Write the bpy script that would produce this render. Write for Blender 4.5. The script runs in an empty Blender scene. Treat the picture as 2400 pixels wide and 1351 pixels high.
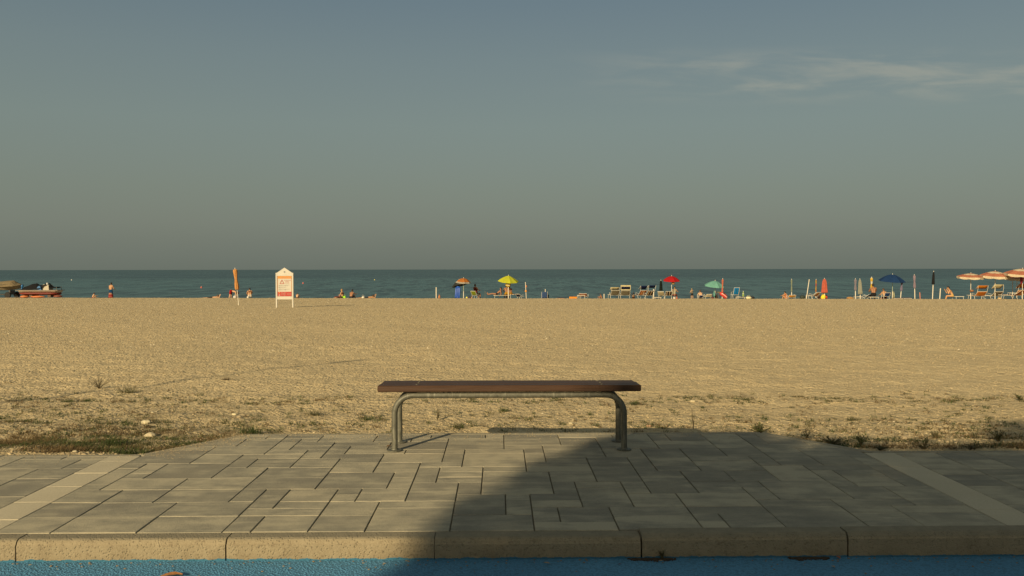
import bpy, math, random
import numpy as np
from mathutils import Vector, Matrix, noise as mnoise
R = math.radians
rng = random.Random(7)
nrng = np.random.default_rng(11)
C = bpy.context.scene.collection
SC = bpy.context.scene

# ------------------------------------------------------------------ camera, sky, sun, exposure
F_PX = 2050.0; CAM_Z = 1.29
YAW = math.atan(29/F_PX); PITCH = -math.atan(43.7/F_PX); ROLL = R(0.084)
cam = bpy.data.cameras.new('camera'); cam.lens = 36*F_PX/2400; cam.sensor_width = 36
cam.clip_start = .05; cam.clip_end = 90000
cob = bpy.data.objects.new('camera', cam); C.objects.link(cob)
cob.matrix_world = (Matrix.Translation((0, 0, CAM_Z)) @ Matrix.Rotation(-YAW, 4, 'Z') @
                    Matrix.Rotation(PITCH, 4, 'X') @ Matrix.Rotation(R(90), 4, 'X') @ Matrix.Rotation(-ROLL, 4, 'Z'))
SC.camera = cob

SUN_EL = R(20.5); SUN_AZ = R(29)          # shadows run 29 degrees right of straight ahead
SUN_TO = Vector((-math.sin(SUN_AZ)*math.cos(SUN_EL), -math.cos(SUN_AZ)*math.cos(SUN_EL), math.sin(SUN_EL)))
SUN_STRENGTH = 4.8; SUN_COLOR = (1.0, .80, .49); SKY_STRENGTH = .062; EXPOSURE = 0.38

W = bpy.data.worlds.new('World'); SC.world = W; W.use_nodes = True
nt = W.node_tree; N = nt.nodes; L = nt.links
bg = N['Background']; bg.inputs['Strength'].default_value = SKY_STRENGTH
sky = N.new('ShaderNodeTexSky'); sky.sky_type = 'NISHITA'; sky.sun_disc = False
sky.sun_elevation = SUN_EL; sky.sun_rotation = math.pi + SUN_AZ
sky.altitude = 0; sky.air_density = 1.0; sky.dust_density = 4.0; sky.ozone_density = 1.0

def wmath(op, a, b=None, c=None, clamp=False):
    n = N.new('ShaderNodeMath'); n.operation = op; n.use_clamp = clamp
    for i, v in enumerate((a, b, c)):
        if v is None: continue
        if isinstance(v, (int, float)): n.inputs[i].default_value = v
        else: L.new(v, n.inputs[i])
    return n.outputs[0]
tc = N.new('ShaderNodeTexCoord'); sep = N.new('ShaderNodeSeparateXYZ'); L.new(tc.outputs['Generated'], sep.inputs[0])
sx, sy, sz = sep.outputs
# hazy evening air: the low sky is a dull grey olive, turning to slate blue higher up, all the way round
ramp = N.new('ShaderNodeValToRGB'); L.new(wmath('MAXIMUM', sz, 0.0), ramp.inputs[0])
SKY_RAMP = [(0.0, (.140, .160, .133)), (.016, (.152, .172, .143)), (.05, (.165, .185, .152)), (.09, (.164, .190, .154)), (.16, (.161, .198, .172)), (.23, (.140, .180, .173)), (.29, (.114, .156, .168)), (.42, (.125, .162, .165)), (.7, (.162, .174, .146)), (1.0, (.182, .182, .142))]
el = ramp.color_ramp.elements
el[0].position, el[0].color = SKY_RAMP[0][0], (*SKY_RAMP[0][1], 1)
el[1].position, el[1].color = SKY_RAMP[-1][0], (*SKY_RAMP[-1][1], 1)
for p, c in SKY_RAMP[1:-1]:
    e = el.new(p); e.color = (*c, 1)
sc = N.new('ShaderNodeVectorMath'); sc.operation = 'SCALE'; L.new(ramp.outputs[0], sc.inputs[0]); sc.inputs['Scale'].default_value = 1/SKY_STRENGTH
mixs = N.new('ShaderNodeMix'); mixs.data_type = 'RGBA'; mixs.inputs['Factor'].default_value = .78
L.new(sky.outputs[0], mixs.inputs['A']); L.new(sc.outputs[0], mixs.inputs['B'])
# thin cirrus, a band of wisps drifting to the right
ay = wmath('MAXIMUM', sy, .05)
cx = wmath('DIVIDE', sx, ay); cz = wmath('DIVIDE', sz, ay)
comb = N.new('ShaderNodeCombineXYZ'); L.new(wmath('MULTIPLY', cx, 5.2), comb.inputs[0]); L.new(wmath('MULTIPLY', cz, 30.0), comb.inputs[1])
cn = N.new('ShaderNodeTexNoise'); cn.inputs['Scale'].default_value = 1.6; cn.inputs['Detail'].default_value = 7; cn.inputs['Roughness'].default_value = .56
cn.inputs['Distortion'].default_value = .35
L.new(comb.outputs[0], cn.inputs['Vector'])
def smooth(v, a, b):
    n = N.new('ShaderNodeMapRange'); n.interpolation_type = 'SMOOTHSTEP'; L.new(v, n.inputs[0])
    n.inputs[1].default_value = a; n.inputs[2].default_value = b; return n.outputs[0]
m = wmath('MULTIPLY', smooth(cx, .02, .34), smooth(cx, 1.8, .9))
m = wmath('MULTIPLY', m, wmath('MULTIPLY', smooth(cz, .182, .214), smooth(cz, .258, .230)))
m = wmath('MULTIPLY', m, smooth(sy, .06, .3))
cl = wmath('MULTIPLY', wmath('MULTIPLY', smooth(cn.outputs[0], .38, .68), m), .40)
mixc = N.new('ShaderNodeMix'); mixc.data_type = 'RGBA'; L.new(cl, mixc.inputs['Factor'])
L.new(mixs.outputs['Result'], mixc.inputs['A'])
mixc.inputs['B'].default_value = (.33/SKY_STRENGTH, .315/SKY_STRENGTH, .25/SKY_STRENGTH, 1)
L.new(mixc.outputs['Result'], bg.inputs['Color'])

sun = bpy.data.lights.new('sun', 'SUN'); sun.energy = SUN_STRENGTH; sun.angle = R(.53); sun.color = SUN_COLOR
so = bpy.data.objects.new('sun', sun); C.objects.link(so); so.rotation_euler = SUN_TO.to_track_quat('Z', 'Y').to_euler()
so.location = SUN_TO*60
vs = SC.view_settings; vs.view_transform = 'Standard'; vs.look = 'None'; vs.exposure = EXPOSURE; vs.gamma = 1; vs.use_curve_mapping = False
SC.cycles.max_bounces = 6; SC.cycles.diffuse_bounces = 3; SC.cycles.glossy_bounces = 3

# ------------------------------------------------------------------ measuring helpers (photo pixel -> point in the place)
def ray(px, py):
    x = (px-1200)/F_PX; y = -(py-675.5)/F_PX
    c, s = math.cos(ROLL), math.sin(ROLL); x, y = x*c+y*s, -x*s+y*c
    cp, sp = math.cos(PITCH), math.sin(PITCH)
    v = (x, cp-y*sp, sp+y*cp)
    cy, sn = math.cos(YAW), math.sin(YAW)
    return (v[0]*cy+v[1]*sn, -v[0]*sn+v[1]*cy, v[2])
def at_depth(px, py, y):
    v = ray(px, py); t = y/v[1]; return Vector((v[0]*t, y, CAM_Z+v[2]*t))
def sstep(a, b, x):
    t = np.clip((x-a)/(b-a), 0, 1); return t*t*(3-2*t)
def crest(x): return 76.7-.2*np.clip(x, -150, 150)
def zb(x, y):
    """height of the beach"""
    x = np.asarray(x, float); y = np.asarray(y, float)
    c = crest(x); yy = np.minimum(y, c)
    z = -.07-.085*sstep(6.3, 7.7, yy)-.016*np.maximum(yy-7, 0)
    d = np.maximum(y-c, 0)
    z = z-.016*d-.10*np.where(d < 5, d*d/10, d-2.5)*1.0
    z = z+.012*np.sin(x*.9+1.3*np.sin(y*.41))*np.sin(y*.7+.6)*sstep(7.5, 10, y)
    z = z+.03*np.sin(x*.13+2+.7*np.sin(y*.09))*np.sin(y*.17)*sstep(12, 25, y)*(1-sstep(60, 74, y))
    z = np.where(y < 6.0, z-.25, z)
    return np.maximum(z, -4.2)
def on_beach(px, off=0.0):
    """stand on the beach crest, off metres beyond it, on the line of sight px"""
    v = ray(px, 700); k = v[0]/v[1]
    y = (76.7+off)/(1+.2*k); x = k*y
    return Vector((x, y, float(zb(x, y))))
def on_ground(px, py):
    v = ray(px, py); t = 3.0
    for _ in range(4000):
        x, y, z = v[0]*t, v[1]*t, CAM_Z+v[2]*t
        if z <= zb(x, y) and y > 6.2: break
        t += .01+t*.0008
    return Vector((x, y, float(zb(x, y))))

# ------------------------------------------------------------------ mesh helpers
class MB:
    def __init__(s): s.v = []; s.f = []; s.m = []
    def add(s, vs, fs, mi=0):
        b = len(s.v); s.v += [tuple(p) for p in vs]
        s.f += [tuple(b+i for i in f) for f in fs]; s.m += [mi]*len(fs); return s
    def box(s, c, d, mi=0, rot=None):
        x, y, z = d[0]/2, d[1]/2, d[2]/2
        p = [Vector(q) for q in ((-x,-y,-z),(x,-y,-z),(x,y,-z),(-x,y,-z),(-x,-y,z),(x,-y,z),(x,y,z),(-x,y,z))]
        if rot is not None: p = [rot @ q for q in p]
        p = [q+Vector(c) for q in p]
        return s.add(p, [(0,3,2,1),(4,5,6,7),(0,1,5,4),(1,2,6,5),(2,3,7,6),(3,0,4,7)], mi)
    def bbox(s, c, d, b, mi=0, rot=None):
        """box with chamfered edges"""
        vs = []
        for sx in (-1, 1):
            for sy in (-1, 1):
                for sz in (-1, 1):
                    x, y, z = sx*d[0]/2, sy*d[1]/2, sz*d[2]/2
                    vs += [Vector((x, y-sy*b, z-sz*b)), Vector((x-sx*b, y, z-sz*b)), Vector((x-sx*b, y-sy*b, z))]
        if rot is not None: vs = [rot @ q for q in vs]
        vs = [q+Vector(c) for q in vs]
        id = lambda X, Y, Z, k: ((X*2+Y)*2+Z)*3+k
        fs = []
        for X in (0, 1): fs.append([id(X,0,0,0), id(X,1,0,0), id(X,1,1,0), id(X,0,1,0)][::1 if X else -1])
        for Y in (0, 1): fs.append([id(0,Y,0,1), id(1,Y,0,1), id(1,Y,1,1), id(0,Y,1,1)][::-1 if Y else 1])
        for Z in (0, 1): fs.append([id(0,0,Z,2), id(1,0,Z,2), id(1,1,Z,2), id(0,1,Z,2)][::1 if Z else -1])
        for X in (0, 1):
            for Y in (0, 1): fs.append([id(X,Y,0,0), id(X,Y,1,0), id(X,Y,1,1), id(X,Y,0,1)][::1 if X == Y else -1])
            for Z in (0, 1): fs.append([id(X,0,Z,0), id(X,1,Z,0), id(X,1,Z,2), id(X,0,Z,2)][::-1 if X == Z else 1])
        for Y in (0, 1):
            for Z in (0, 1): fs.append([id(0,Y,Z,1), id(1,Y,Z,1), id(1,Y,Z,2), id(0,Y,Z,2)][::1 if Y == Z else -1])
        for X in (0, 1):
            for Y in (0, 1):
                for Z in (0, 1): fs.append([id(X,Y,Z,0), id(X,Y,Z,1), id(X,Y,Z,2)][::1 if (X+Y+Z) % 2 else -1])
        return s.add(vs, fs, mi)
    def tube(s, pts, rad, n=8, mi=0, cap=True, sq=1.0):
        pts = [Vector(p) for p in pts]
        rs = rad if isinstance(rad, (list, tuple)) else [rad]*len(pts)
        b = len(s.v); ref = None
        for i, p in enumerate(pts):
            t = (pts[min(i+1, len(pts)-1)]-pts[max(i-1, 0)]).normalized()
            if ref is None:
                ref = Vector((0, 0, 1)) if abs(t.z) < .9 else Vector((1, 0, 0))
            u = (ref-t*ref.dot(t)).normalized(); w = t.cross(u); ref = u
            for k in range(n):
                a = 2*math.pi*k/n
                s.v.append(tuple(p+u*math.cos(a)*rs[i]*sq+w*math.sin(a)*rs[i]))
        for i in range(len(pts)-1):
            for k in range(n):
                k2 = (k+1) % n
                s.f.append((b+i*n+k, b+i*n+k2, b+(i+1)*n+k2, b+(i+1)*n+k)); s.m.append(mi)
        if cap:
            s.f.append(tuple(b+k for k in range(n))[::-1]); s.m.append(mi)
            s.f.append(tuple(b+(len(pts)-1)*n+k for k in range(n))); s.m.append(mi)
        return s
    def lathe(s, prof, n=16, c=(0, 0, 0), mi=0, fold=0, amp=0.0, tilt=None, mis=None):
        """prof: list of (r, z)"""
        b = len(s.v); M = tilt or Matrix.Identity(3)
        for r, z in prof:
            for k in range(n):
                a = 2*math.pi*k/n; rr = r*(1+amp*math.cos(fold*a)) if fold else r
                s.v.append(tuple(M @ Vector((rr*math.cos(a), rr*math.sin(a), z))+Vector(c)))
        for i in range(len(prof)-1):
            for k in range(n):
                k2 = (k+1) % n
                s.f.append((b+i*n+k, b+i*n+k2, b+(i+1)*n+k2, b+(i+1)*n+k)); s.m.append(mis[i] if mis else mi)
        s.f.append(tuple(b+k for k in range(n))[::-1]); s.m.append(mis[0] if mis else mi)
        s.f.append(tuple(b+(len(prof)-1)*n+k for k in range(n))); s.m.append(mis[-1] if mis else mi)
        return s
    def ell(s, c, r, n=12, k=8, mi=0, rot=None):
        prof = [(math.sin(math.pi*i/k), -math.cos(math.pi*i/k)) for i in range(k+1)]
        prof[0] = (.02, -1); prof[-1] = (.02, 1)
        M = Matrix.Diagonal(Vector(r))
        if rot is not None: M = rot @ M
        return s.lathe(prof, n, c, mi, tilt=M)
    def prism(s, poly, y0, y1, mi=0):
        """poly in (x, z), extruded along y"""
        n = len(poly)
        vs = [(x, y0, z) for x, z in poly]+[(x, y1, z) for x, z in poly]
        return s.add(vs, [tuple(range(n)), tuple(range(2*n-1, n-1, -1))]+[(i, i+n, (i+1) % n+n, (i+1) % n) for i in range(n)], mi)
    def sheet(s, rows, th=.008, mi=0, mis=None):
        """thin cloth of given thickness over a grid of points"""
        P = [[Vector(q) for q in r] for r in rows]; a, bb = len(P), len(P[0]); b = len(s.v)
        nm = (P[0][-1]-P[0][0]).cross(P[-1][0]-P[0][0]); nm = nm.normalized() if nm.length > 1e-9 else Vector((0, 0, 1))
        for sg in (1, -1):
            for r in P:
                for q in r: s.v.append(tuple(q+nm*th*.5*sg))
        o = a*bb
        for i in range(a-1):
            for j in range(bb-1):
                q = (b+i*bb+j, b+i*bb+j+1, b+(i+1)*bb+j+1, b+(i+1)*bb+j); mm = mis[j] if mis else mi
                s.f += [q, tuple(x+o for x in q[::-1])]; s.m += [mm, mm]
        edge = [(0, j) for j in range(bb)]+[(i, bb-1) for i in range(1, a)]+[(a-1, j) for j in range(bb-2, -1, -1)]+[(i, 0) for i in range(a-2, 0, -1)]
        for q in range(len(edge)):
            e0 = b+edge[q][0]*bb+edge[q][1]; e1 = edge[(q+1) % len(edge)]; e1 = b+e1[0]*bb+e1[1]
            s.f.append((e1, e0, e0+o, e1+o)); s.m.append(mis[0] if mis else mi)
        return s
    def mesh(s, name, mats, smooth=False):
        me = bpy.data.meshes.new(name); me.from_pydata(s.v, [], s.f); me.update()
        for mm in (mats if isinstance(mats, (list, tuple)) else [mats]): me.materials.append(mm)
        me.polygons.foreach_set('material_index', s.m)
        if smooth:
            me.polygons.foreach_set('use_smooth', [True]*len(me.polygons))
        return me
    def build(s, name, mats, parent=None, smooth=False, loc=None):
        return link(name, s.mesh(name, mats, smooth), parent, loc)
def link(name, me, parent=None, loc=None):
    o = bpy.data.objects.new(name, me); C.objects.link(o)
    if parent is not None: o.parent = parent
    if loc is not None: o.location = loc
    return o
def sharp(o, ang=40):
    try: o.data.set_sharp_from_angle(angle=R(ang))
    except Exception: pass
    return o
def tag(o, label, cat, group=None):
    o['label'] = label; o['category'] = cat
    if group: o['group'] = group
    return o
def thing(name, label, cat, loc, rz=0, group=None, tilt=None):
    o = bpy.data.objects.new(name, None); C.objects.link(o); o.location = loc
    o.rotation_euler = (tilt[0] if tilt else 0, tilt[1] if tilt else 0, rz); o.empty_display_size = .2
    return tag(o, label, cat, group)
def struct(o): o['kind'] = 'structure'; return o
def stuff(o): o['kind'] = 'stuff'; return o

# ------------------------------------------------------------------ materials
class NM:
    def __init__(s, name):
        s.m = bpy.data.materials.new(name); s.m.use_nodes = True; s.t = s.m.node_tree; s.b = s.t.nodes['Principled BSDF']
        s.pos = None
    def n(s, t, **k):
        o = s.t.nodes.new(t)
        for a, b in k.items():
            if hasattr(o, a): setattr(o, a, b)
        return o
    def l(s, a, b): s.t.links.new(a, b)
    def P(s):
        if s.pos is None: s.pos = s.n('ShaderNodeNewGeometry').outputs['Position']
        return s.pos
    def O(s): return s.n('ShaderNodeTexCoord').outputs['Object']
    def map(s, v, scale=(1, 1, 1), loc=(0, 0, 0)):
        o = s.n('ShaderNodeMapping'); s.l(v, o.inputs[0]); o.inputs['Scale'].default_value = scale; o.inputs['Location'].default_value = loc
        return o.outputs[0]
    def noise(s, v, sc, det=3, ro=.55, dist=0):
        o = s.n('ShaderNodeTexNoise'); s.l(v, o.inputs['Vector']); o.inputs['Scale'].default_value = sc
        o.inputs['Detail'].default_value = det; o.inputs['Roughness'].default_value = ro; o.inputs['Distortion'].default_value = dist
        return o.outputs[0]
    def vor(s, v, sc, feat='F1', out='Distance'):
        o = s.n('ShaderNodeTexVoronoi', feature=feat); s.l(v, o.inputs['Vector']); o.inputs['Scale'].default_value = sc
        return o.outputs[out]
    def mr(s, v, a, b, c=0, d=1, sm=False):
        o = s.n('ShaderNodeMapRange'); s.l(v, o.inputs[0])
        if sm: o.interpolation_type = 'SMOOTHSTEP'
        for i, q in enumerate((a, b, c, d)): o.inputs[i+1].default_value = q
        return o.outputs[0]
    def math(s, op, a, b=0.0):
        o = s.n('ShaderNodeMath', operation=op)
        for i, q in enumerate((a, b)):
            if isinstance(q, (int, float)): o.inputs[i].default_value = q
            else: s.l(q, o.inputs[i])
        return o.outputs[0]
    def mix(s, f, a, b, blend='MIX'):
        o = s.n('ShaderNodeMix', data_type='RGBA', blend_type=blend)
        for k, q in (('Factor', f), ('A', a), ('B', b)):
            if isinstance(q, (int, float)): o.inputs[k].default_value = q
            elif isinstance(q, tuple): o.inputs[k].default_value = (*q, 1) if len(q) == 3 else q
            else: s.l(q, o.inputs[k])
        return o.outputs['Result']
    def ramp(s, v, st):
        o = s.n('ShaderNodeValToRGB'); s.l(v, o.inputs[0]); e = o.color_ramp.elements
        e[0].position, e[0].color = st[0][0], (*st[0][1], 1); e[1].position, e[1].color = st[-1][0], (*st[-1][1], 1)
        for p, c in st[1:-1]: q = e.new(p); q.color = (*c, 1)
        return o.outputs[0]
    def bump(s, h, dist, st=1.0, prev=None):
        o = s.n('ShaderNodeBump'); s.l(h, o.inputs['Height']); o.inputs['Distance'].default_value = dist; o.inputs['Strength'].default_value = st
        if prev is not None: s.l(prev, o.inputs['Normal'])
        return o.outputs[0]
    def fin(s, col=None, rough=.7, nrm=None, metal=0, spec=.5):
        if col is not None:
            if isinstance(col, tuple): s.b.inputs['Base Color'].default_value = (*col, 1)
            else: s.l(col, s.b.inputs['Base Color'])
        if isinstance(rough, (int, float)): s.b.inputs['Roughness'].default_value = rough
        else: s.l(rough, s.b.inputs['Roughness'])
        if nrm is not None: s.l(nrm, s.b.inputs['Normal'])
        s.b.inputs['Metallic'].default_value = metal; s.b.inputs['Specular IOR Level'].default_value = spec
        return s.m
_mc = {}
def plain(col, rough=.7, var=.18, scale=14, metal=0, spec=.4, nm='paint'):
    """one coloured surface with a little mottling and soft relief"""
    k = (tuple(col), rough, var, scale, metal)
    if k in _mc: return _mc[k]
    s = NM(nm+'_%d' % len(_mc)); o = s.O(); n1 = s.noise(o, scale, 4); n2 = s.noise(o, scale*6, 2)
    f = s.math('ADD', s.math('MULTIPLY', n1, .7), s.math('MULTIPLY', n2, .3))
    lo = tuple(c*(1-var) for c in col); hi = tuple(min(1, c*(1+var)) for c in col)
    _mc[k] = s.fin(s.mix(s.mr(f, .3, .7), lo, hi), rough, s.bump(n2, .004, .4), metal, spec); return _mc[k]
def cloth(col, var=.16):
    """beach fabric, lets a little light through"""
    col = tuple(c*.84 for c in col); k = ('cloth', tuple(col))
    if k in _mc: return _mc[k]
    s = NM('fabric_%d' % len(_mc)); o = s.O(); n1 = s.noise(o, 9, 4); w = s.noise(s.map(o, (3, 3, 3)), 40, 1)
    c = s.mix(s.mr(n1, .3, .7), tuple(q*(1-var) for q in col), tuple(min(1, q*(1+var)) for q in col))
    s.fin(c, .85, s.bump(n1, .03, .5), 0, .15)
    tr = s.n('ShaderNodeBsdfTranslucent'); s.l(c, tr.inputs[0]); mx = s.n('ShaderNodeMixShader'); mx.inputs[0].default_value = .22
    s.l(s.b.outputs[0], mx.inputs[1]); s.l(tr.outputs[0], mx.inputs[2]); s.l(mx.outputs[0], s.t.nodes['Material Output'].inputs[0])
    _mc[k] = s.m; return s.m

def gravel_mat():
    s = NM('gravel'); p = s.P()
    big = s.noise(p, .22, 4, .6); mid = s.noise(p, 1.7, 4, .6)
    v1 = s.vor(p, 22, 'F1'); c1 = s.vor(p, 22, 'F1', 'Color'); v2 = s.vor(p, 55, 'F1'); c2 = s.vor(p, 55, 'F1', 'Color')
    v3 = s.vor(p, 8, 'F1'); c3 = s.vor(p, 8, 'F1', 'Color')
    def red(c): q = s.n('ShaderNodeSeparateColor'); s.l(c, q.inputs[0]); return q.outputs[0]
    st = s.math('ADD', s.math('MULTIPLY', red(c1), .4), s.math('ADD', s.math('MULTIPLY', red(c2), .35), s.math('MULTIPLY', red(c3), .25)))
    col = s.ramp(st, [(.1, (.37, .285, .158)), (.4, (.48, .378, .215)), (.62, (.535, .428, .245)), (.92, (.62, .51, .31))])
    col = s.mix(s.mr(big, .3, .7), s.mix(.5, col, (.47, .37, .208)), col)
    # damp, earthier ground with old roots close to the paving
    geo = s.n('ShaderNodeSeparateXYZ'); s.l(p, geo.inputs[0])
    edge = s.math('MULTIPLY', s.mr(s.math('ADD', geo.outputs[1], s.math('MULTIPLY', mid, 2.6)), 12.5, 8.0), s.mr(mid, .32, .62))
    col = s.mix(s.math('MULTIPLY', edge, .7), col, (.225, .180, .098))
    h = s.math('ADD', s.math('MULTIPLY', s.mr(v1, 0, .7, 1, 0), .6), s.math('MULTIPLY', s.mr(v2, 0, .7, 1, 0), .25))
    n1 = s.bump(s.noise(p, 2.2, 5, .62), .16, .55); n2 = s.bump(s.noise(p, 9.0, 3, .6), .05, .75, n1); n3 = s.bump(h, .022, .9, n2)
    return s.fin(col, .92, n3, 0, .25)
def pebble_mat():
    s = NM('pebble'); a = s.n('ShaderNodeAttribute', attribute_name='tone'); p = s.P()
    col = s.ramp(a.outputs['Fac'], [(0, (.20, .153, .092)), (.3, (.35, .272, .157)), (.65, (.43, .342, .20)), (.9, (.52, .43, .27)), (1, (.62, .54, .38))])
    col = s.mix(s.math('MULTIPLY', s.mr(s.noise(p, 60, 3), .4, .7), .35), col, (.22, .17, .10))
    return s.fin(col, .85, s.bump(s.noise(p, 120, 2), .003, .6), 0, .3)
def paving_mat(light=False):
    s = NM('paving_light' if light else 'paving'); p = s.P(); oi = s.n('ShaderNodeObjectInfo').outputs['Random']
    off = s.n('ShaderNodeCombineXYZ'); s.l(s.math('MULTIPLY', oi, 37.0), off.inputs[0]); s.l(s.math('MULTIPLY', oi, 91.0), off.inputs[1])
    q = s.n('ShaderNodeVectorMath', operation='ADD'); s.l(p, q.inputs[0]); s.l(off.outputs[0], q.inputs[1]); q = q.outputs[0]
    grain = s.noise(p, 260, 2, .6); fine = s.noise(p, 70, 3)
    if light:
        col = s.mix(s.mr(s.math('ADD', s.math('MULTIPLY', fine, .4), s.math('MULTIPLY', grain, .6)), .35, .65), (.40, .355, .252), (.52, .46, .33))
        col = s.mix(s.math('MULTIPLY', s.mr(s.noise(p, 2.2, 4), .4, .8), .4), col, (.33, .285, .195))
    else:
        # colour-blended pavers: bands of grey and buff poured side by side, most of them lying along the street
        st = s.noise(s.map(q, (1.1, 5.0, 1)), 1.6, 5, .58, 1.0); blot = s.noise(q, 4.5, 4, .6)
        f = s.math('ADD', s.math('MULTIPLY', s.math('SUBTRACT', st, .5), .72), s.math('ADD', s.math('MULTIPLY', s.math('SUBTRACT', blot, .5), .85), s.math('ADD', .5, s.math('MULTIPLY', s.math('SUBTRACT', oi, .5), .30))))
        col = s.ramp(f, [(.30, (.182, .171, .136)), (.44, (.235, .219, .168)), (.54, (.300, .275, .204)), (.68, (.405, .362, .258))])
        col = s.mix(s.math('MULTIPLY', s.mr(grain, .35, .7), .35), col, (.36, .32, .225))
        col = s.mix(s.math('MULTIPLY', s.mr(grain, .5, .3), .5), col, (.12, .108, .08))
        dust = s.mr(s.noise(p, 1.1, 5, .6), .52, .72)
        col = s.mix(s.math('MULTIPLY', dust, .28), col, (.38, .325, .215))
    return s.fin(col, .88, s.bump(s.math('ADD', grain, s.math('MULTIPLY', fine, .8)), .004, .7), 0, .3)
def kerb_mat():
    s = NM('kerb_concrete'); p = s.P(); g = s.n('ShaderNodeSeparateXYZ'); s.l(p, g.inputs[0])
    grain = s.noise(p, 190, 3, .6); blot = s.noise(p, 14, 5, .65); pit = s.vor(p, 75, 'F1'); spk = s.noise(p, 45, 4, .7)
    col = s.mix(s.mr(blot, .3, .7), (.20, .162, .100), (.275, .228, .146))
    col = s.mix(s.math('MULTIPLY', s.mr(grain, .4, .7), .5), col, (.33, .28, .19))
    col = s.mix(s.math('MULTIPLY', s.mr(spk, .56, .68), .6), col, (.13, .10, .062))
    # rougher cast face below the joint of the cap, splashed with grime and with blue paint at the foot
    low = s.mr(g.outputs[2], -.05, -.1)
    col = s.mix(s.math('MULTIPLY', low, s.math('MULTIPLY', s.mr(s.noise(p, 9, 4), .4, .7), .5)), col, (.14, .105, .06))
    foot = s.math('ADD', g.outputs[2], s.math('MULTIPLY', s.noise(s.map(p, (1, 1, 0)), 11, 4, .7), -.034))
    col = s.mix(s.mr(foot, -.1125, -.1145), col, (.035, .13, .20))
    top = s.mr(g.outputs[2], -.012, -.002)
    col = s.mix(s.math('MULTIPLY', top, .85), col, s.mix(s.mr(blot, .35, .7), (.18, .16, .112), (.235, .205, .142)))
    return s.fin(col, .9, s.bump(s.math('ADD', s.math('MULTIPLY', grain, .6), s.mr(pit, 0, .4)), .006, .8), 0, .25)
def path_mat():
    s = NM('blue_asphalt'); p = s.P(); a = s.vor(p, 85, 'F1'); g = s.noise(p, 240, 2); w = s.noise(p, 1.4, 5, .6); d = s.noise(p, 30, 4, .7)
    col = s.mix(s.mr(w, .3, .7), (.060, .205, .355), (.080, .255, .425))
    col = s.mix(s.math('MULTIPLY', s.mr(a, .50, .70), .45), col, (.022, .065, .09))
    col = s.mix(s.math('MULTIPLY', s.mr(d, .62, .74), .5), col, (.03, .07, .10))
    col = s.mix(s.math('MULTIPLY', s.mr(g, .55, .75), .25), col, (.20, .30, .34))
    return s.fin(col, .8, s.bump(s.mr(a, 0, .6, 1, 0), .006, .9), 0, .35)
def sea_mat():
    s = NM('sea_water'); p = s.P(); g = s.n('ShaderNodeSeparateXYZ'); s.l(p, g.inputs[0])
    w1 = s.noise(s.map(p, (.30, .050, 1)), 1.0, 5, .66, .5); w2 = s.noise(s.map(p, (1.0, .14, 1)), 1.0, 4, .62, .4); w3 = s.noise(s.map(p, (.022, .013, 1)), 1.0, 5, .6, .6)
    band = s.noise(s.map(p, (.0008, .006, 1)), 1.0, 3, .5)
    far = s.mr(s.math('ADD', g.outputs[1], s.math('MULTIPLY', s.math('SUBTRACT', band, .5), 240.0)), 330, 420, 0, 1, True)
    near = s.mr(g.outputs[1], 240, 90, 0, 1, True)
    col = s.mix(far, (.040, .100, .112), (.014, .047, .062)); col = s.mix(s.math('MULTIPLY', near, .5), col, (.030, .076, .084))
    col = s.mix(s.math('MULTIPLY', s.mr(w3, .46, .60), .5), col, (.056, .122, .130))
    col = s.mix(s.math('MULTIPLY', s.mr(w1, .49, .57), .9), col, (.008, .032, .040))  # dark side of the ripples painted into the water colour
    col = s.mix(s.math('MULTIPLY', s.mr(w2, .53, .62), .6), col, (.080, .150, .155))  # pale wave facets, their light likewise painted as colour
    n = s.bump(w3, 1.0, .4); n = s.bump(w1, .5, .7, n); n = s.bump(w2, .14, .8, n)
    s.fin(col, .6, n, 0, 0.0)
    # wind-rough water: the mirror share of a sea seen this low stays near a quarter
    gl = s.n('ShaderNodeBsdfGlossy'); gl.inputs['Roughness'].default_value = .22; gl.inputs['Color'].default_value = (.95, .98, 1, 1); s.l(n, gl.inputs['Normal'])
    mx = s.n('ShaderNodeMixShader'); mx.inputs[0].default_value = .24; s.l(s.b.outputs[0], mx.inputs[1]); s.l(gl.outputs[0], mx.inputs[2]); s.l(mx.outputs[0], s.t.nodes['Material Output'].inputs[0])
    return s.m

M_GRAVEL = gravel_mat(); M_PEB = pebble_mat(); M_PAVE = paving_mat(); M_PAVEL = paving_mat(True); M_KERB = kerb_mat(); M_PATH = path_mat(); M_SEA = sea_mat()
M_JOINT = plain((.17, .142, .09), .95, .35, 60, nm='joint_sand')
M_SOIL = plain((.045, .032, .02), .95, .4, 40, nm='soil')
M_ROAD = plain((.20, .18, .145), .9, .25, 30, nm='asphalt')
M_WHITE = plain((.60, .55, .44), .5, .08, nm='white_paint')
M_PLASTIC = plain((.56, .51, .41), .45, .08, nm='white_plastic')
M_ALU = plain((.55, .53, .46), .4, .12, metal=0, nm='pale_metal')
def steel_mat():
    s = NM('galvanised_steel'); o = s.O(); v = s.vor(o, 70, 'F1', 'Color'); n = s.noise(o, 18, 4); stk = s.noise(s.map(o, (60, 6, 6)), 1, 3)
    q = s.n('ShaderNodeSeparateColor'); s.l(v, q.inputs[0])
    col = s.mix(s.mr(s.math('ADD', s.math('MULTIPLY', q.outputs[0], .3), s.math('MULTIPLY', n, .7)), .2, .8), (.075, .074, .056), (.14, .137, .104))
    col = s.mix(s.math('MULTIPLY', s.mr(stk, .56, .66), .45), col, (.24, .235, .18))
    return s.fin(col, s.mr(n, .3, .7, .48, .66), s.bump(n, .003, .5), .3, .4)
M_STEEL = steel_mat()
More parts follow.
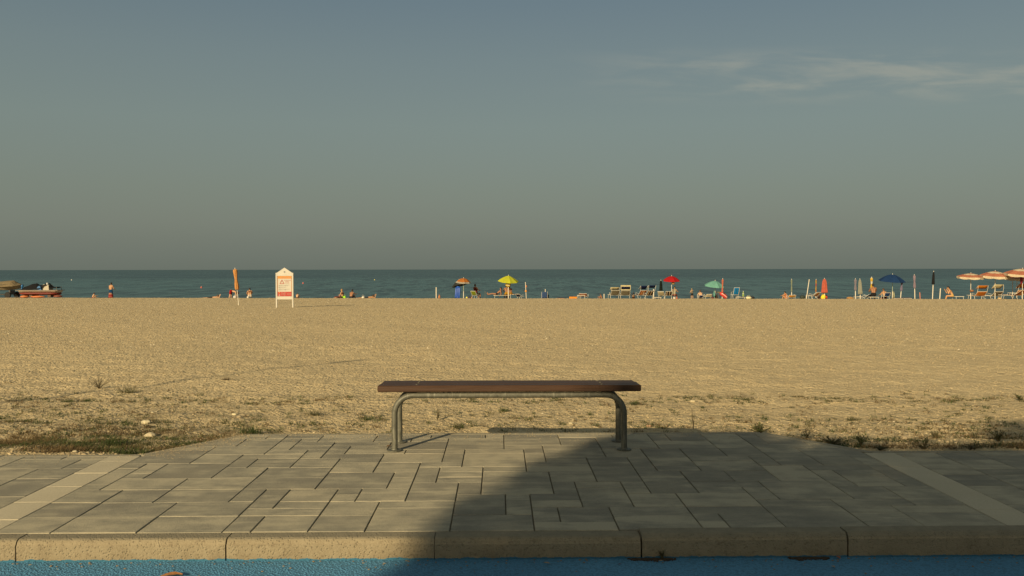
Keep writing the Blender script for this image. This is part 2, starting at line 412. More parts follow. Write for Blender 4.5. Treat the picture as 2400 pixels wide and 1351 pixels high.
def plank_mat():
    s = NM('brown_plank'); o = s.O(); g = s.noise(s.map(o, (1.2, 30, 30)), 3, 4, .6); sp = s.vor(o, 26, 'F1'); b = s.noise(o, 5, 3)
    col = s.mix(s.mr(g, .3, .7), (.040, .0205, .0115), (.064, .032, .0175))
    col = s.mix(s.math('MULTIPLY', s.mr(b, .5, .8), .3), col, (.055, .031, .018))
    col = s.mix(s.math('MULTIPLY', s.mr(sp, .075, .045), s.mr(s.noise(o, 3, 2), .5, .6)), col, (.55, .5, .4))
    return s.fin(col, .5, s.bump(g, .004, .6), 0, .22)
M_PLANK = plank_mat()
def leaf_mat(name, c0, c1):
    s = NM(name); p = s.P(); n = s.noise(p, 23, 3); n2 = s.noise(p, 3, 2)
    c = s.mix(s.mr(s.math('ADD', s.math('MULTIPLY', n, .6), s.math('MULTIPLY', n2, .4)), .35, .65), c0, c1)
    s.fin(c, .75, None, 0, .25)
    tr = s.n('ShaderNodeBsdfTranslucent'); s.l(c, tr.inputs[0]); mx = s.n('ShaderNodeMixShader'); mx.inputs[0].default_value = .25
    s.l(s.b.outputs[0], mx.inputs[1]); s.l(tr.outputs[0], mx.inputs[2]); s.l(mx.outputs[0], s.t.nodes['Material Output'].inputs[0])
    return s.m
M_GREEN = leaf_mat('green_leaf', (.046, .066, .018), (.092, .112, .034))
M_DGREEN = leaf_mat('dark_green_leaf', (.026, .042, .013), (.052, .070, .022))
M_OLIVE = leaf_mat('olive_leaf', (.080, .080, .030), (.135, .122, .050))
M_DRY = leaf_mat('dry_straw', (.10, .064, .027), (.21, .15, .068))
M_STEM = plain((.07, .055, .025), .85, .25, 30, nm='stem')
M_BARK = plain((.10, .075, .05), .95, .3, 9, nm='bark')

# ================================================================== SETTING
# ---- beach: one sheet from under the paving over the crest and down under the sea
xs = np.concatenate([-12-np.cumsum(.08*1.085**np.arange(78))[::-1], np.arange(-12, 12.001, .075), 12+np.cumsum(.08*1.085**np.arange(78))])
yl = [-25., -10., 0., 4., 5.2, 5.7]; y = 5.95
while y < 130: yl.append(y); y += max(.06, min(.6, (y-10)*.012+.06))
yl += [150, 200, 300]
ys = np.array(yl); X, Y = np.meshgrid(xs, ys); Z = zb(X, Y)
for sc_, am in ((1.3, .016), (4.1, .009), (11.0, .006)):
    ph = np.zeros_like(X)
    for k in range(5):
        a = nrng.uniform(0, 6.28); q = sc_*nrng.uniform(.7, 1.5)
        ph += np.sin(X*math.cos(a)*q+Y*math.sin(a)*q+nrng.uniform(0, 6.28))
    Z += am*.45*ph*(np.abs(X) < 20)*(Y > 6.2)*(Y < 40)
def grid_mesh(name, X, Y, Z, mat):
    me = bpy.data.meshes.new(name); r, c = X.shape
    me.vertices.add(r*c); me.vertices.foreach_set('co', np.stack([X, Y, Z], -1).astype(np.float32).ravel())
    i = (np.arange(r-1)[:, None]*c+np.arange(c-1)[None]).ravel()
    q = np.stack([i, i+1, i+c+1, i+c], 1).ravel()
    me.loops.add(len(q)); me.loops.foreach_set('vertex_index', q.astype(np.int32))
    nf = len(i); me.polygons.add(nf); me.polygons.foreach_set('loop_start', np.arange(0, 4*nf, 4, dtype=np.int32)); me.polygons.foreach_set('loop_total', np.full(nf, 4, np.int32))
    me.update(calc_edges=True); me.validate(); me.polygons.foreach_set('use_smooth', np.ones(nf, bool)); me.materials.append(mat); return me
beach = struct(link('beach', grid_mesh('beach', X, Y, Z, M_GRAVEL)))

# ---- sea
SEA_Z = -2.75
sea = MB().add([(-60000, 60, SEA_Z), (60000, 60, SEA_Z), (60000, 80000, SEA_Z), (-60000, 80000, SEA_Z)], [(0, 1, 2, 3)]).build('sea', M_SEA); struct(sea)

# ---- gravel: loose pebbles, real stones where the eye can tell them apart
def stones(name, pts, size, tone, mat, seed=1):
    g = np.random.default_rng(seed); n = len(pts)
    base = np.array([(-.62,-.62,-.55),(.62,-.62,-.55),(.62,.62,-.55),(-.62,.62,-.55),(-.55,-.6,.42),(.6,-.5,.5),(.5,.6,.42),(-.6,.5,.5),(0,0,.85),(1,.0,.0),(-1,0,.0),(0,1,0),(0,-1,0)])
    fc = np.array([(4,5,8),(5,6,8),(6,7,8),(7,4,8),(5,1,9),(1,2,9),(2,6,9),(6,5,9),(7,3,10),(3,0,10),(0,4,10),(4,7,10),(6,2,11),(2,3,11),(3,7,11),(7,6,11),(4,0,12),(0,1,12),(1,5,12),(5,4,12)])
    nv = len(base)
    V = base[None]*(1+g.uniform(-.22, .22, (n, nv, 3)))
    V = V*np.stack([g.uniform(.75, 1.25, n), g.uniform(.6, 1.05, n), g.uniform(.4, .75, n)], 1)[:, None]*size[:, None, None]
    a = g.uniform(0, 6.28, n); ca, sa = np.cos(a), np.sin(a); t = g.uniform(-.35, .35, n)
    x, yv, z = V[..., 0], V[..., 1], V[..., 2]
    z = z+x*np.tan(t)[:, None]
    V = np.stack([x*ca[:, None]-yv*sa[:, None], x*sa[:, None]+yv*ca[:, None], z], -1)+pts[:, None]
    Fc = (fc[None]+np.arange(n)[:, None, None]*nv).reshape(-1)
    me = bpy.data.meshes.new(name); me.vertices.add(n*nv); me.vertices.foreach_set('co', V.astype(np.float32).ravel())
    me.loops.add(len(Fc)); me.loops.foreach_set('vertex_index', Fc.astype(np.int32)); nf = len(Fc)//3
    me.polygons.add(nf); me.polygons.foreach_set('loop_start', np.arange(0, 3*nf, 3, dtype=np.int32)); me.polygons.foreach_set('loop_total', np.full(nf, 3, np.int32))
    at = me.attributes.new('tone', 'FLOAT', 'POINT'); at.data.foreach_set('value', np.repeat(tone, nv).astype(np.float32))
    me.update(calc_edges=True); me.materials.append(mat); return link(name, me)
def inside_pad(x, y): return (y < 6.14) | ((y < 6.9) & (x > -2.56+(y-6.13)*.68) & (x < 2.64-(y-6.13)*.70))
NP = 95000
u = nrng.uniform(0, 1, NP); yy = 6.15+(u**2.3)*42; xx = nrng.uniform(-1, 1, NP)*(yy*.62+1.2)
keep = ~inside_pad(xx, yy); xx, yy = xx[keep], yy[keep]
size = .0046+.0105*nrng.uniform(0, 1, len(xx))**3.4; size *= 1+.35*np.exp(-(yy-6.2)/1.8)*nrng.uniform(0, 1, len(xx)); size *= 1+np.clip((yy-10)/22, 0, 1.0)
# height of the built sheet under every stone
ix = np.clip(np.searchsorted(xs, xx)-1, 0, len(xs)-2); iy = np.clip(np.searchsorted(ys, yy)-1, 0, len(ys)-2)
fx = (xx-xs[ix])/(xs[ix+1]-xs[ix]); fy = (yy-ys[iy])/(ys[iy+1]-ys[iy])
zz = Z[iy, ix]*(1-fx)*(1-fy)+Z[iy, ix+1]*fx*(1-fy)+Z[iy+1, ix]*(1-fx)*fy+Z[iy+1, ix+1]*fx*fy
def far_stones(name, n, y0, y1, seed):
    g = np.random.default_rng(seed)
    yy = np.sqrt(g.uniform(y0**2, y1**2, n)); xx = g.uniform(-1, 1, n)*(yy*.62+1); yy = yy-.2*xx*np.clip((yy-50)/27, 0, 1)
    size = (.010+.024*g.uniform(0, 1, n)**3)*(1+np.clip((yy-22)/50, 0, 1)*.5)
    base = np.array([(1, 0, -.1), (0, 1, -.1), (-1, 0, -.1), (0, -1, -.1), (.1, .1, .8)])
    V = base[None]*(1+g.uniform(-.3, .3, (n, 5, 3)))*np.stack([size*g.uniform(.8, 1.3, n), size*g.uniform(.7, 1.1, n), size*g.uniform(.6, 1.1, n)], 1)[:, None]
    a = g.uniform(0, 6.28, n); ca, sa = np.cos(a)[:, None], np.sin(a)[:, None]
    ix = np.clip(np.searchsorted(xs, xx)-1, 0, len(xs)-2); iy = np.clip(np.searchsorted(ys, yy)-1, 0, len(ys)-2)
    fx = (xx-xs[ix])/(xs[ix+1]-xs[ix]); fy = (yy-ys[iy])/(ys[iy+1]-ys[iy])
    zz = Z[iy, ix]*(1-fx)*(1-fy)+Z[iy, ix+1]*fx*(1-fy)+Z[iy+1, ix]*(1-fx)*fy+Z[iy+1, ix+1]*fx*fy
    P = np.stack([V[..., 0]*ca-V[..., 1]*sa+xx[:, None], V[..., 0]*sa+V[..., 1]*ca+yy[:, None], V[..., 2]+zz[:, None]], -1)
    fc = np.array([(0, 1, 4), (1, 2, 4), (2, 3, 4), (3, 0, 4)]); Fc = (fc[None]+np.arange(n)[:, None, None]*5).reshape(-1)
    me = bpy.data.meshes.new(name); me.vertices.add(n*5); me.vertices.foreach_set('co', P.astype(np.float32).ravel())
    me.loops.add(len(Fc)); me.loops.foreach_set('vertex_index', Fc.astype(np.int32)); nf = len(Fc)//3
    me.polygons.add(nf); me.polygons.foreach_set('loop_start', np.arange(0, 3*nf, 3, dtype=np.int32)); me.polygons.foreach_set('loop_total', np.full(nf, 3, np.int32))
    at = me.attributes.new('tone', 'FLOAT', 'POINT'); at.data.foreach_set('value', np.repeat(np.clip(g.normal(.52, .30, n), 0, 1), 5).astype(np.float32))
    me.update(calc_edges=True); me.materials.append(M_PEB); return link(name, me)
stuff(far_stones('far_pebbles', 130000, 17, 84, 91))
stuff(stones('pebbles', np.stack([xx, yy, zz-size*.02], 1), size, np.clip(nrng.normal(.44, .17, len(xx))+.25*(nrng.uniform(0, 1, len(xx)) < .02), 0, 1), M_PEB))
def zsheet(x, y):
    i = min(max(int(np.searchsorted(xs, x))-1, 0), len(xs)-2); j = min(max(int(np.searchsorted(ys, y))-1, 0), len(ys)-2)
    fx = (x-xs[i])/(xs[i+1]-xs[i]); fy = (y-ys[j])/(ys[j+1]-ys[j])
    return float(Z[j, i]*(1-fx)*(1-fy)+Z[j, i+1]*fx*(1-fy)+Z[j+1, i]*(1-fx)*fy+Z[j+1, i+1]*fx*fy)
def grnd(px, py):
    p = on_ground(px, py); return Vector((p.x, p.y, zsheet(p.x, p.y)))

# ---- pavement: every paving stone an object, laid as in the photograph on a 14 cm module
U = .14; X0 = .031; Y0 = 4.297; YB = 6.07; YP = 6.815
SEG = [(-16,0,6),(-13,0,4),(-10,0,6),(-9,0,2),(-17,6,11),(-16,8,11),(-14,4,8),(-13,8,13),(-11,4,10),(-15,11,15),(-14,15,17),(-13,17,18),(-12,13,18),
 (-9,3,6),(-7,0,6),(-6,4,6),(-5,0,4),(-8,6,12),(-5,6,9),(-4,4,11),(-6,9,13),(-9,12,16),(-8,13,15),(-10,16,18),(-7,16,18),(-5,13,14),(-4,17,18),(-3,11,17),(-2,10,14),(-1,17,18),
 (0,14,18),(-2,0,7),(-1,5,10),(1,9,14),(2,11,15),(0,2,5),(1,0,5),(-10,10,14),(2,5,9),(2,1,3),(3,3,7),(5,3,7),(4,0,3),(7,0,5),(8,0,2),(10,0,6),(4,7,12),(5,12,17),(3,15,18),(6,5,12),(7,9,14),
 (8,5,9),(8,14,18),(9,9,14),(9,16,18),(11,12,18),(10,7,9),(11,4,7),(12,7,12),(13,10,15),(14,15,18),(6,17,18),(13,0,4),(14,4,10),(15,0,3),(15,6,9),(16,3,6),(15,11,14),(17,10,12),(16,14,16),
 (-3,7,10),(-11,14,17),(-12,10,12),(12,0,0),(-6,14,16),(17,6,10),(13,15,18),(12,12,12)]
walls = {}
for n_, a, b in SEG:
    for r in range(a, b): walls.setdefault(r, set()).add(n_)
tiles = []
def fill(n0, n1, rows, seed, ext=None):
    g = random.Random(seed); runs = {}; prev = {}
    for r in range(rows):
        ws = sorted({w for w in walls.get(r, ()) if n0 < w < n1} | {n0, n1}); cur = {}
        spans = []
        for a, b in zip(ws[:-1], ws[1:]):
            while b-a > 4:                       # joints the photo does not show clearly
                k = next((c for c in (3, 2) if (a, a+c) in prev), g.choice((3, 2, 3)))
                spans.append((a, a+k)); a += k
            if b-a == 4:
                k = 2; spans += [(a, a+k), (a+k, b)]
            else: spans.append((a, b))
        for sp in spans:
            if sp in prev and prev[sp][1]-prev[sp][0] < prev[sp][2]:
                prev[sp][1] = r+1; cur[sp] = prev[sp]
            else:
                t = [r, r+1, g.choice((1, 2, 3, 3, 2)), sp[0], sp[1]]; tiles.append(t); cur[sp] = t
        prev = cur
def clip(poly, a, b, c):
    """keep a*x+b*y<=c"""
    out = []
    for i in range(len(poly)):
        p, q = poly[i], poly[(i+1) % len(poly)]; dp = a*p[0]+b*p[1]-c; dq = a*q[0]+b*q[1]-c
        if dp <= 0: out.append(p)
        if dp*dq < 0: t = dp/(dp-dq); out.append((p[0]+(q[0]-p[0])*t, p[1]+(q[1]-p[1])*t))
    return out
def inset(poly, d):
    n = len(poly); out = []
    for i in range(n):
        p0, p, p1 = Vector(poly[i-1]), Vector(poly[i]), Vector(poly[(i+1) % n])
        e0 = (p-p0).normalized(); e1 = (p1-p).normalized(); n0 = Vector((-e0.y, e0.x)); n1 = Vector((-e1.y, e1.x))
        k = n0+n1; k = k/max(.25, k.dot(n0)) if k.length > 1e-6 else n0
        out.append(tuple(p+k*d))
    return out
def area(p): return .5*sum(p[i][0]*p[(i+1) % len(p)][1]-p[(i+1) % len(p)][0]*p[i][1] for i in range(len(p)))
pav_base = MB()
pavement = pav_base.add([(-14, 4.2, -.011), (14, 4.2, -.011), (14, 6.1, -.011), (2.60, 6.1, -.011), (2.1, 6.84, -.011), (-2.02, 6.84, -.011), (-2.52, 6.1, -.011), (-14, 6.1, -.011)], [(0, 1, 2, 3, 4, 5, 6, 7)]).build('pavement', M_JOINT)
struct(pavement)
trg = random.Random(5)
def paving_stone(poly, mat, bev=.0024):
    if len(poly) < 3 or area(poly) < .0012: return
    h = trg.uniform(-.0016, .0012); top = inset(poly, bev); n = len(poly)
    if area(top) < .0005: return
    sl = (trg.uniform(-.003, .003), trg.uniform(-.003, .003)); cx_ = sum(p[0] for p in poly)/n; cy_ = sum(p[1] for p in poly)/n
    zt = lambda p: h+(p[0]-cx_)*sl[0]+(p[1]-cy_)*sl[1]
    m = MB(); m.add([(p[0], p[1], zt(p)) for p in top]+[(p[0], p[1], zt(p)-.003) for p in poly]+[(p[0], p[1], -.055) for p in poly],
          [tuple(range(n))]+[(i+n, (i+1) % n+n, (i+1) % n, i) for i in range(n)]+[(i+2*n, (i+1) % n+2*n, (i+1) % n+n, i+n) for i in range(n)])
    m.build('paving_stone', mat, pavement)
fill(-18, 18, 19, 3)
n_pad = len(tiles)
for s0, s1, sd in ((-42, -19.55, 21), (19.55, 42, 22)):
    # the same random bond carries on along the pavement on either side
    off = s0; save = dict(walls); walls.clear(); g = random.Random(sd)
    w = int(round(s1-s0))
    for k in range(0, w, 1):
        if k and g.random() < .55:
            a = g.randrange(0, 11); b = min(13, a+g.choice((2, 3, 4, 5)))
            for r in range(a, b): walls.setdefault(r, set()).add(k)
    st = len(tiles); fill(0, w, 13, sd)
    for t in tiles[st:]:
        t[3] = s0+t[3]*(s1-s0)/w; t[4] = s0+t[4]*(s1-s0)/w
    walls.clear(); walls.update(save)
GX, GY = .0031, .0010
for i, (a, b, _, c0, c1) in enumerate(tiles):
    xa, xb = X0+c0*U+GX, X0+c1*U-GX; ya, yb = Y0+a*U+GY, Y0+b*U-GY
    poly = [(xa, ya), (xb, ya), (xb, yb), (xa, yb)]
    if i < n_pad:
        poly = clip(poly, 0, 1, YP)
        # cut along the slanting sides of the bay
        poly = clip(poly, -.827, .562, 5.455) if poly else poly
        poly = clip(poly, .80, .60, 5.72) if poly else poly
    else: poly = clip(poly, 0, 1, YB)
    if poly: paving_stone(poly, M_PAVE)
for n0, n1, y0 in ((-19.55, -18, 4.297-.11), (18, 19.55, 4.297-.02)):
    y = y0
    while y < YB:
        poly = clip([(X0+n0*U+GX*.7, max(y, Y0)+.0012), (X0+n1*U-GX*.7, max(y, Y0)+.0012), (X0+n1*U-GX*.7, y+.3445-.0008), (X0+n0*U+GX*.7, y+.3445-.0008)], 0, 1, YB)
        if poly: paving_stone(poly, M_PAVEL, .0014)
        y += .3445
# edging round the bay and along the back of the pavement, in lengths
edge = struct(thing('edging', '', '', (0, 0, 0))); del edge['label']; del edge['category']
M_EDGE = plain((.24, .215, .152), .9, .22, 25, nm='edging_concrete')
line = [(-14, 6.105), (-2.50, 6.105), (-1.985, 6.85), (2.0625, 6.85), (2.62, 6.105), (14, 6.105)]
for (xa, ya), (xb, yb) in zip(line[:-1], line[1:]):
    d = Vector((xb-xa, yb-ya)); n_ = max(1, round(d.length/.98)); ang = math.atan2(d.y, d.x)
    for k in range(n_):
        c = Vector((xa, ya))+d*((k+.5)/n_)
        MB().bbox((0, 0, 0), (d.length/n_-.004, .062, .16), .005).build('edging_stone', M_EDGE, edge, loc=(c.x, c.y, -.081+trg.uniform(-.001, .001))).rotation_euler = (0, 0, ang)
# ---- kerb of one-metre stones
kerb = struct(thing('kerb', '', '', (0, 0, 0))); del kerb['label']; del kerb['category']
prof = [(4.292, -.2), (4.292, -.003), (4.289, 0), (4.212, 0), (4.199, -.005), (4.190, -.015), (4.186, -.024), (4.181, -.029), (4.181, -.2)]
km = MB(); n_ = len(prof); hw = .4965
vs_, fs_ = [], []
for xx_, ins in ((-hw, .0), (hw, .0)):
    vs_ += [(xx_, y, z) for y, z in prof]
fs_ = [tuple(range(n_-1, -1, -1)), tuple(range(n_, 2*n_))]+[(i, (i+1) % n_, (i+1) % n_+n_, i+n_) for i in range(n_)]
kme = MB().add(vs_, fs_).mesh('kerb_stone', M_KERB)
for k in range(-14, 15):
    o = link('kerb_stone', kme, kerb, (.683-.5+k*1.0, trg.uniform(-.0015, .0015), trg.uniform(-.0015, .0015))); o.rotation_euler = (trg.uniform(-.004, .004), 0, trg.uniform(-.0012, .0012))
# ---- blue cycle path, road behind the camera
MB().add([(-60, -1.2, -.105), (60, -1.2, -.105), (60, 4.2, -.105), (-60, 4.2, -.105)], [(0, 1, 2, 3)]).build('cycle_path', M_PATH)['kind'] = 'structure'
MB().add([(-60, -3.0, -.16), (60, -3.0, -.16), (60, -1.18, -.16), (-60, -1.18, -.16)], [(0, 1, 2, 3)]).build('gutter', M_ROAD)['kind'] = 'structure'
MB().add([(-200, -80, -.2), (200, -80, -.2), (200, -2.9, -.2), (-200, -2.9, -.2)], [(0, 1, 2, 3)]).build('road', M_ROAD)['kind'] = 'structure'

# ================================================================== OBJECTS NEAR THE CAMERA
# ---- bench
BX = .069
bench = thing('park_bench', 'backless bench of brown planks on two galvanised tube frames, on the paved bay', 'bench', (BX, 6.365, 0))
for i, (yo, zt, ln, dx) in enumerate(((-.142, .469, 1.866, 0), (-.020, .466, 1.862, .002), (.101, .462, 1.858, -.003))):
    pk = MB().bbox((0, 0, 0), (ln, .112, .046), .006).build('plank', M_PLANK, bench, loc=(dx, yo, zt-.023)); pk.rotation_euler = (R(-1.5), R(.02*i), 0)
    for sx in (-.66, .66):
        MB().ell((sx, 0, .0235), (.011, .011, .004), 8, 4).build('bolt', M_STEEL, pk, True)
def arc(c, r, a0, a1, n, f): return [f(c[0]+r*math.cos(a0+(a1-a0)*i/n), c[1]+r*math.sin(a0+(a1-a0)*i/n)) for i in range(n+1)]
for yo in (-.155, .152):
    f = lambda x, z: Vector((x, yo, z))
    hw_, zt, r = .818, .396, .135
    pts = [f(-hw_, .004), f(-hw_, .1), f(-hw_, zt-r-.04)]+arc((-hw_+r, zt-r), r, math.pi, math.pi/2, 9, f)+[f(-.3, zt), f(.3, zt)]+arc((hw_-r, zt-r), r, math.pi/2, 0, 9, f)+[f(hw_, zt-r-.04), f(hw_, .1), f(hw_, .004)]
    fr = MB().tube(pts, .0212, 14).build('frame_tube', M_STEEL, bench, True); sharp(fr, 60)
    for sx in (-hw_, hw_):
        fp = MB().lathe([(.052, .0), (.052, .006), (.049, .008), (.026, .009), (.024, .016)], 18, (sx, yo, .001)).build('foot_plate', M_STEEL, fr, True); sharp(fp, 30)
for sx in (-.62, .62):
    MB().bbox((sx, 0, .424), (.05, .35, .006), .001).build('cross_strap', M_STEEL, bench)

# ---- warning sign board
SY = 49.3
sg = at_depth(667.5, 720, SY); szb = float(zb(sg.x, SY))
s1 = SY/F_PX
sign = thing('sign_board', 'white gabled notice board on two posts with orange, white and red warning poster', 'sign', (sg.x, SY, szb))
MSG = plain((.44, .415, .355), .5, .06, 4, nm='sign_white'); MSO = plain((.52, .20, .022), .5, .05, nm='sign_orange'); MSR = plain((.33, .026, .016), .5, .05, nm='sign_red')
MSK = plain((.22, .20, .18), .6, .05, nm='sign_ink'); MSW = plain((.42, .395, .335), .5, .05, nm='sign_paper')
for sx in (-.455, .455):
    MB().bbox((sx, 0, .93), (.075, .075, 2.05), .006).build('post', MSG, sign)
MB().prism([(-.415, 1.775), (.415, 1.775), (.415, 1.93), (.43, 1.955), (0, 2.245), (-.43, 1.955), (-.415, 1.93)], -.028, .028).build('gable_panel', MSG, sign)
MB().bbox((0, 0, .545), (.83, .056, .17), .004).build('bottom_panel', MSG, sign)
MB().box((0, .012, 1.20), (.83, .03, 1.14)).build('back_panel', MSG, sign)
MB().lathe([(.05, 0), (.05, .012), (.03, .014)], 16, (0, 0, 0), tilt=Matrix.Rotation(R(90), 3, 'X')).build('round_hole', MSK, sign, loc=(0, -.028, 2.005))
poster = MB().box((0, -.012, 1.20), (.785, .012, 1.13)).build('poster', MSW, sign)
MB().box((0, -.0215, 1.695), (.78, .007, .14)).build('title_band', MSO, poster)
MB().box((0, -.0215, .763), (.78, .007, .255)).build('red_band', MSR, poster)
for sx in (-.383, .383): MB().box((sx, -.0215, 1.258), (.016, .006, .73)).build('poster_border', MSO, poster)
tri = MB()
for a, b in (((-.265, 1.345), (-.025, 1.345)), ((-.025, 1.345), (-.145, 1.56)), ((-.145, 1.56), (-.265, 1.345))):
    tri.tube([Vector((a[0], -.020, a[1])), Vector((b[0], -.020, b[1]))], .014, 6)
tri.tube([(-.145, -.021, 1.485), (-.145, -.021, 1.415)], .010, 6); tri.ell((-.145, -.021, 1.385), (.012, .008, .012), 6, 4)
tri.build('warning_triangle', MSR, poster)
def letters(name, txt, x, z, size, mat, parent, y=-.0225, align='CENTER'):
    cu = bpy.data.curves.new(name, 'FONT'); cu.body = txt; cu.size = size; cu.align_x = align; cu.extrude = .001; cu.resolution_u = 1
    o = bpy.data.objects.new(name, cu); C.objects.link(o); bpy.context.view_layer.update()
    me = bpy.data.meshes.new_from_object(o.evaluated_get(bpy.context.evaluated_depsgraph_get())); bpy.data.objects.remove(o)
    me.materials.clear(); me.materials.append(mat)
    q = link(name, me, parent, (x, y, z)); q.rotation_euler = (R(90), 0, 0); return q
letters('lettering', 'ATTENZIONE', .03, 1.655, .085, MSK, poster, -.0265)
for i, t in enumerate(('ATTENZIONE', 'BAGNO', 'RISCHIO')):
    letters('lettering', t, .155, 1.515-.078*i, .062, MSR, poster)
for i, (z, w) in enumerate(((1.255, 1), (1.215, .86), (1.14, .74), (1.098, .58), (1.02, 1), (.978, .74))):
    words = 'spiaggia libera non sorvegliata balneazione a proprio rischio'[:int(44*w)]
    letters('lettering', words, -.335, z, .036, MSK, poster, align='LEFT')
for i in range(4): letters('lettering', 'comune di spiaggia', -.20, .84-.048*i, .033, MSW, poster, -.0265, 'LEFT')
letters('lettering', 'COMUNE', .24, .745, .05, MSW, poster, -.0265)
MB().ell((-.29, -.026, .83), (.04, .004, .04), 10, 5).build('round_emblem', MSO, poster, True)
MB().ell((-.29, -.026, .70), (.033, .004, .033), 10, 5).build('round_emblem', MSW, poster, True)

# ---- lamp post out of frame on the left whose shadow crosses the gravel
lp = thing('street_lamp', 'slender grey street lamp on the left, its thin shadow crossing the gravel', 'street lamp', (-10.75, .55, -.105))
MB().tube([(0, 0, 0), (0, 0, 2.2), (0, 0, 6.0)], [.045, .04, .026], 10).build('pole', M_STEEL, lp, True)
MB().lathe([(.10, 0), (.10, .02), (.07, .05)], 14).build('base_plate', M_STEEL, lp)
hd = MB().bbox((.10, .18, 6.0), (.14, .6, .07), .02, rot=Matrix.Rotation(R(-29), 3, 'Z')).build('lamp_head', M_STEEL, lp)

# ---- weeds
def blade(m, p, d, ln, w, bend, mi=0, seg=3):
    """one leaf blade as a bent ribbon"""
    d = Vector(d).normalized(); side = d.cross(Vector((0, 0, 1)))
    side = side.normalized() if side.length > .05 else Vector((1, 0, 0))
    q = Vector(p); b = len(m.v); dd = d.copy()
    for i in range(seg+1):
        t = i/seg; ww = w*(1-t)**.7*.5+w*.03
        m.v += [tuple(q-side*ww), tuple(q+side*ww)]
        q = q+dd*ln/seg; dd = (dd+Vector((0, 0, -bend/seg))).normalized()
    for i in range(seg): m.f.append((b+2*i, b+2*i+1, b+2*i+3, b+2*i+2)); m.m.append(mi)
def rd(g, up): a = g.uniform(0, 6.28); return Vector((math.cos(a), math.sin(a), up))
def grass_tuft(label, px, py, w, h, mat, n=60, group=None, seed=1, name='grass_tuft'):
    g = random.Random(seed); p = grnd(px, py); s = p.y/F_PX; w, h = w*s, h*s
    t = thing(name, label, 'weed', p, 0, group)
    m = MB()
    for _ in range(n):
        o = Vector((g.gauss(0, w*.2), g.gauss(0, w*.14), 0)); d = rd(g, g.uniform(.25, 1.6)); d.x += o.x/w*1.4
        blade(m, o, d, h*g.uniform(.6, 1.25)+w*.12, max(.004, h*.05), g.uniform(.2, 1.3))
    m.build('blades', mat, t); 
    mc = MB(); mc.ell((0, 0, 0), (w*.12, w*.10, h*.10), 8, 5); mc.build('root_crown', M_DRY, t); return t
def bush_weed(label, px, py, w, h, mat, n=9, group=None, seed=1, leafy=26, leaf=.22, name='weed_plant', dry=False):
    g = random.Random(seed); p = grnd(px, py); s = p.y/F_PX; w, h = w*s, h*s
    t = thing(name, label, 'weed', p, 0, group); st = MB(); lf = MB()
    for k in range(n):
        a = g.uniform(0, 6.28); sp = g.uniform(.05, 1)**.7*w*.5; hh = h*g.uniform(.55, 1.05)*(1-.35*sp/(w*.5))
        pts = [Vector((math.cos(a)*sp*q**1.3+g.uniform(-.04, .04)*w, math.sin(a)*sp*q**1.3*.8+g.uniform(-.04, .04)*w, hh*q)) for q in (0, .35, .7, 1)]
        pts[0] = Vector((g.uniform(-.03, .03)*w, g.uniform(-.03, .03)*w, -.01)); st.tube(pts, [.0035, .003, .0025, .0012], 4)
        for q in range(leafy):
            u_ = g.uniform(.12, 1)*2.999; i = int(u_); f = u_-i; o = pts[i].lerp(pts[i+1], f)
            d = rd(g, g.uniform(-.2, 1.1)); L_ = leaf*h*g.uniform(.4, 1.1)*(.35 if dry else 1)
            blade(lf, o, d, L_, L_*g.uniform(.22, .4), g.uniform(.1, .8), seg=2)
    st.build('stem', M_STEM, t); lf.build('foliage', mat, t); return t
GW = 'weeds along the back of the pavement'
bush_weed('spiky green weed at the slanting right corner of the paved bay', 1778, 1016, 56, 26, M_GREEN, 26, GW, 4, 14, .34)
bush_weed('tall thin dry stalk with seed heads on the gravel right of the bench', 1625, 1008, 16, 72, M_DRY, 3, GW, 5, 14, .09, dry=True, name='dry_stalk')
bush_weed('short upright dark weed at the edge just right of the spiky green weed', 1892, 1028, 24, 27, M_DGREEN, 7, GW, 6, 18, .25)
bush_weed('low wide dark clump of weeds along the slanting right edge', 1950, 1043, 84, 22, M_DGREEN, 24, GW, 7, 16, .28)
bush_weed('tallest bushy dark weed in the shade above the right pale strip', 2017, 1044, 42, 40, M_DGREEN, 12, GW, 8, 22, .20)
bush_weed('thin upright brown weed right of the tallest bushy weed', 2079, 1042, 20, 24, M_OLIVE, 4, GW, 9, 16, .22)
bush_weed('flat dark green weed at the pavement edge beside the right pale strip', 2062, 1054, 44, 13, M_GREEN, 16, GW, 10, 14, .40)
bush_weed('grey green weed low beside the pavement right of the pale strip', 2165, 1050, 60, 30, M_DGREEN, 12, GW, 11, 18, .24)
bush_weed('small light green rosette standing back in the shaded gravel at right', 2192, 1026, 28, 22, M_OLIVE, 9, GW, 12, 14, .30)
bush_weed('small round dark weed left of the big dark bush at far right', 2285, 1028, 24, 17, M_DGREEN, 8, GW, 13, 14, .32)
bush_weed('big spreading dark bush in the shade at far right', 2340, 1034, 62, 38, M_DGREEN, 18, GW, 14, 24, .20)
bush_weed('low brown weed below the big dark bush at the pavement edge', 2278, 1052, 50, 16, M_OLIVE, 12, GW, 15, 12, .32)
bush_weed('green creeping weed in the sun at the right edge of the photo', 2390, 942, 30, 22, M_GREEN, 10, GW, 16, 14, .30)
bush_weed('sprawling brown thistle with pale dry twigs on the sunny gravel at left', 232, 907, 62, 34, M_DRY, 18, GW, 17, 10, .20, dry=True)
grass_tuft('wide tuft of long grass on the gravel right of the brown thistle', 298, 919, 50, 18, M_OLIVE, 90, GW, 18)
grass_tuft('green grass tuft at the upper left corner of the paved bay', 588, 1017, 56, 26, M_GREEN, 120, GW, 19)
bush_weed('thin upright weed on the gravel under the left of the bench', 1025, 981, 16, 34, M_OLIVE, 5, GW, 20, 16, .16)
grass_tuft('small bright green tuft on the gravel under the middle of the bench', 1180, 966, 32, 12, M_GREEN, 80, GW, 21)
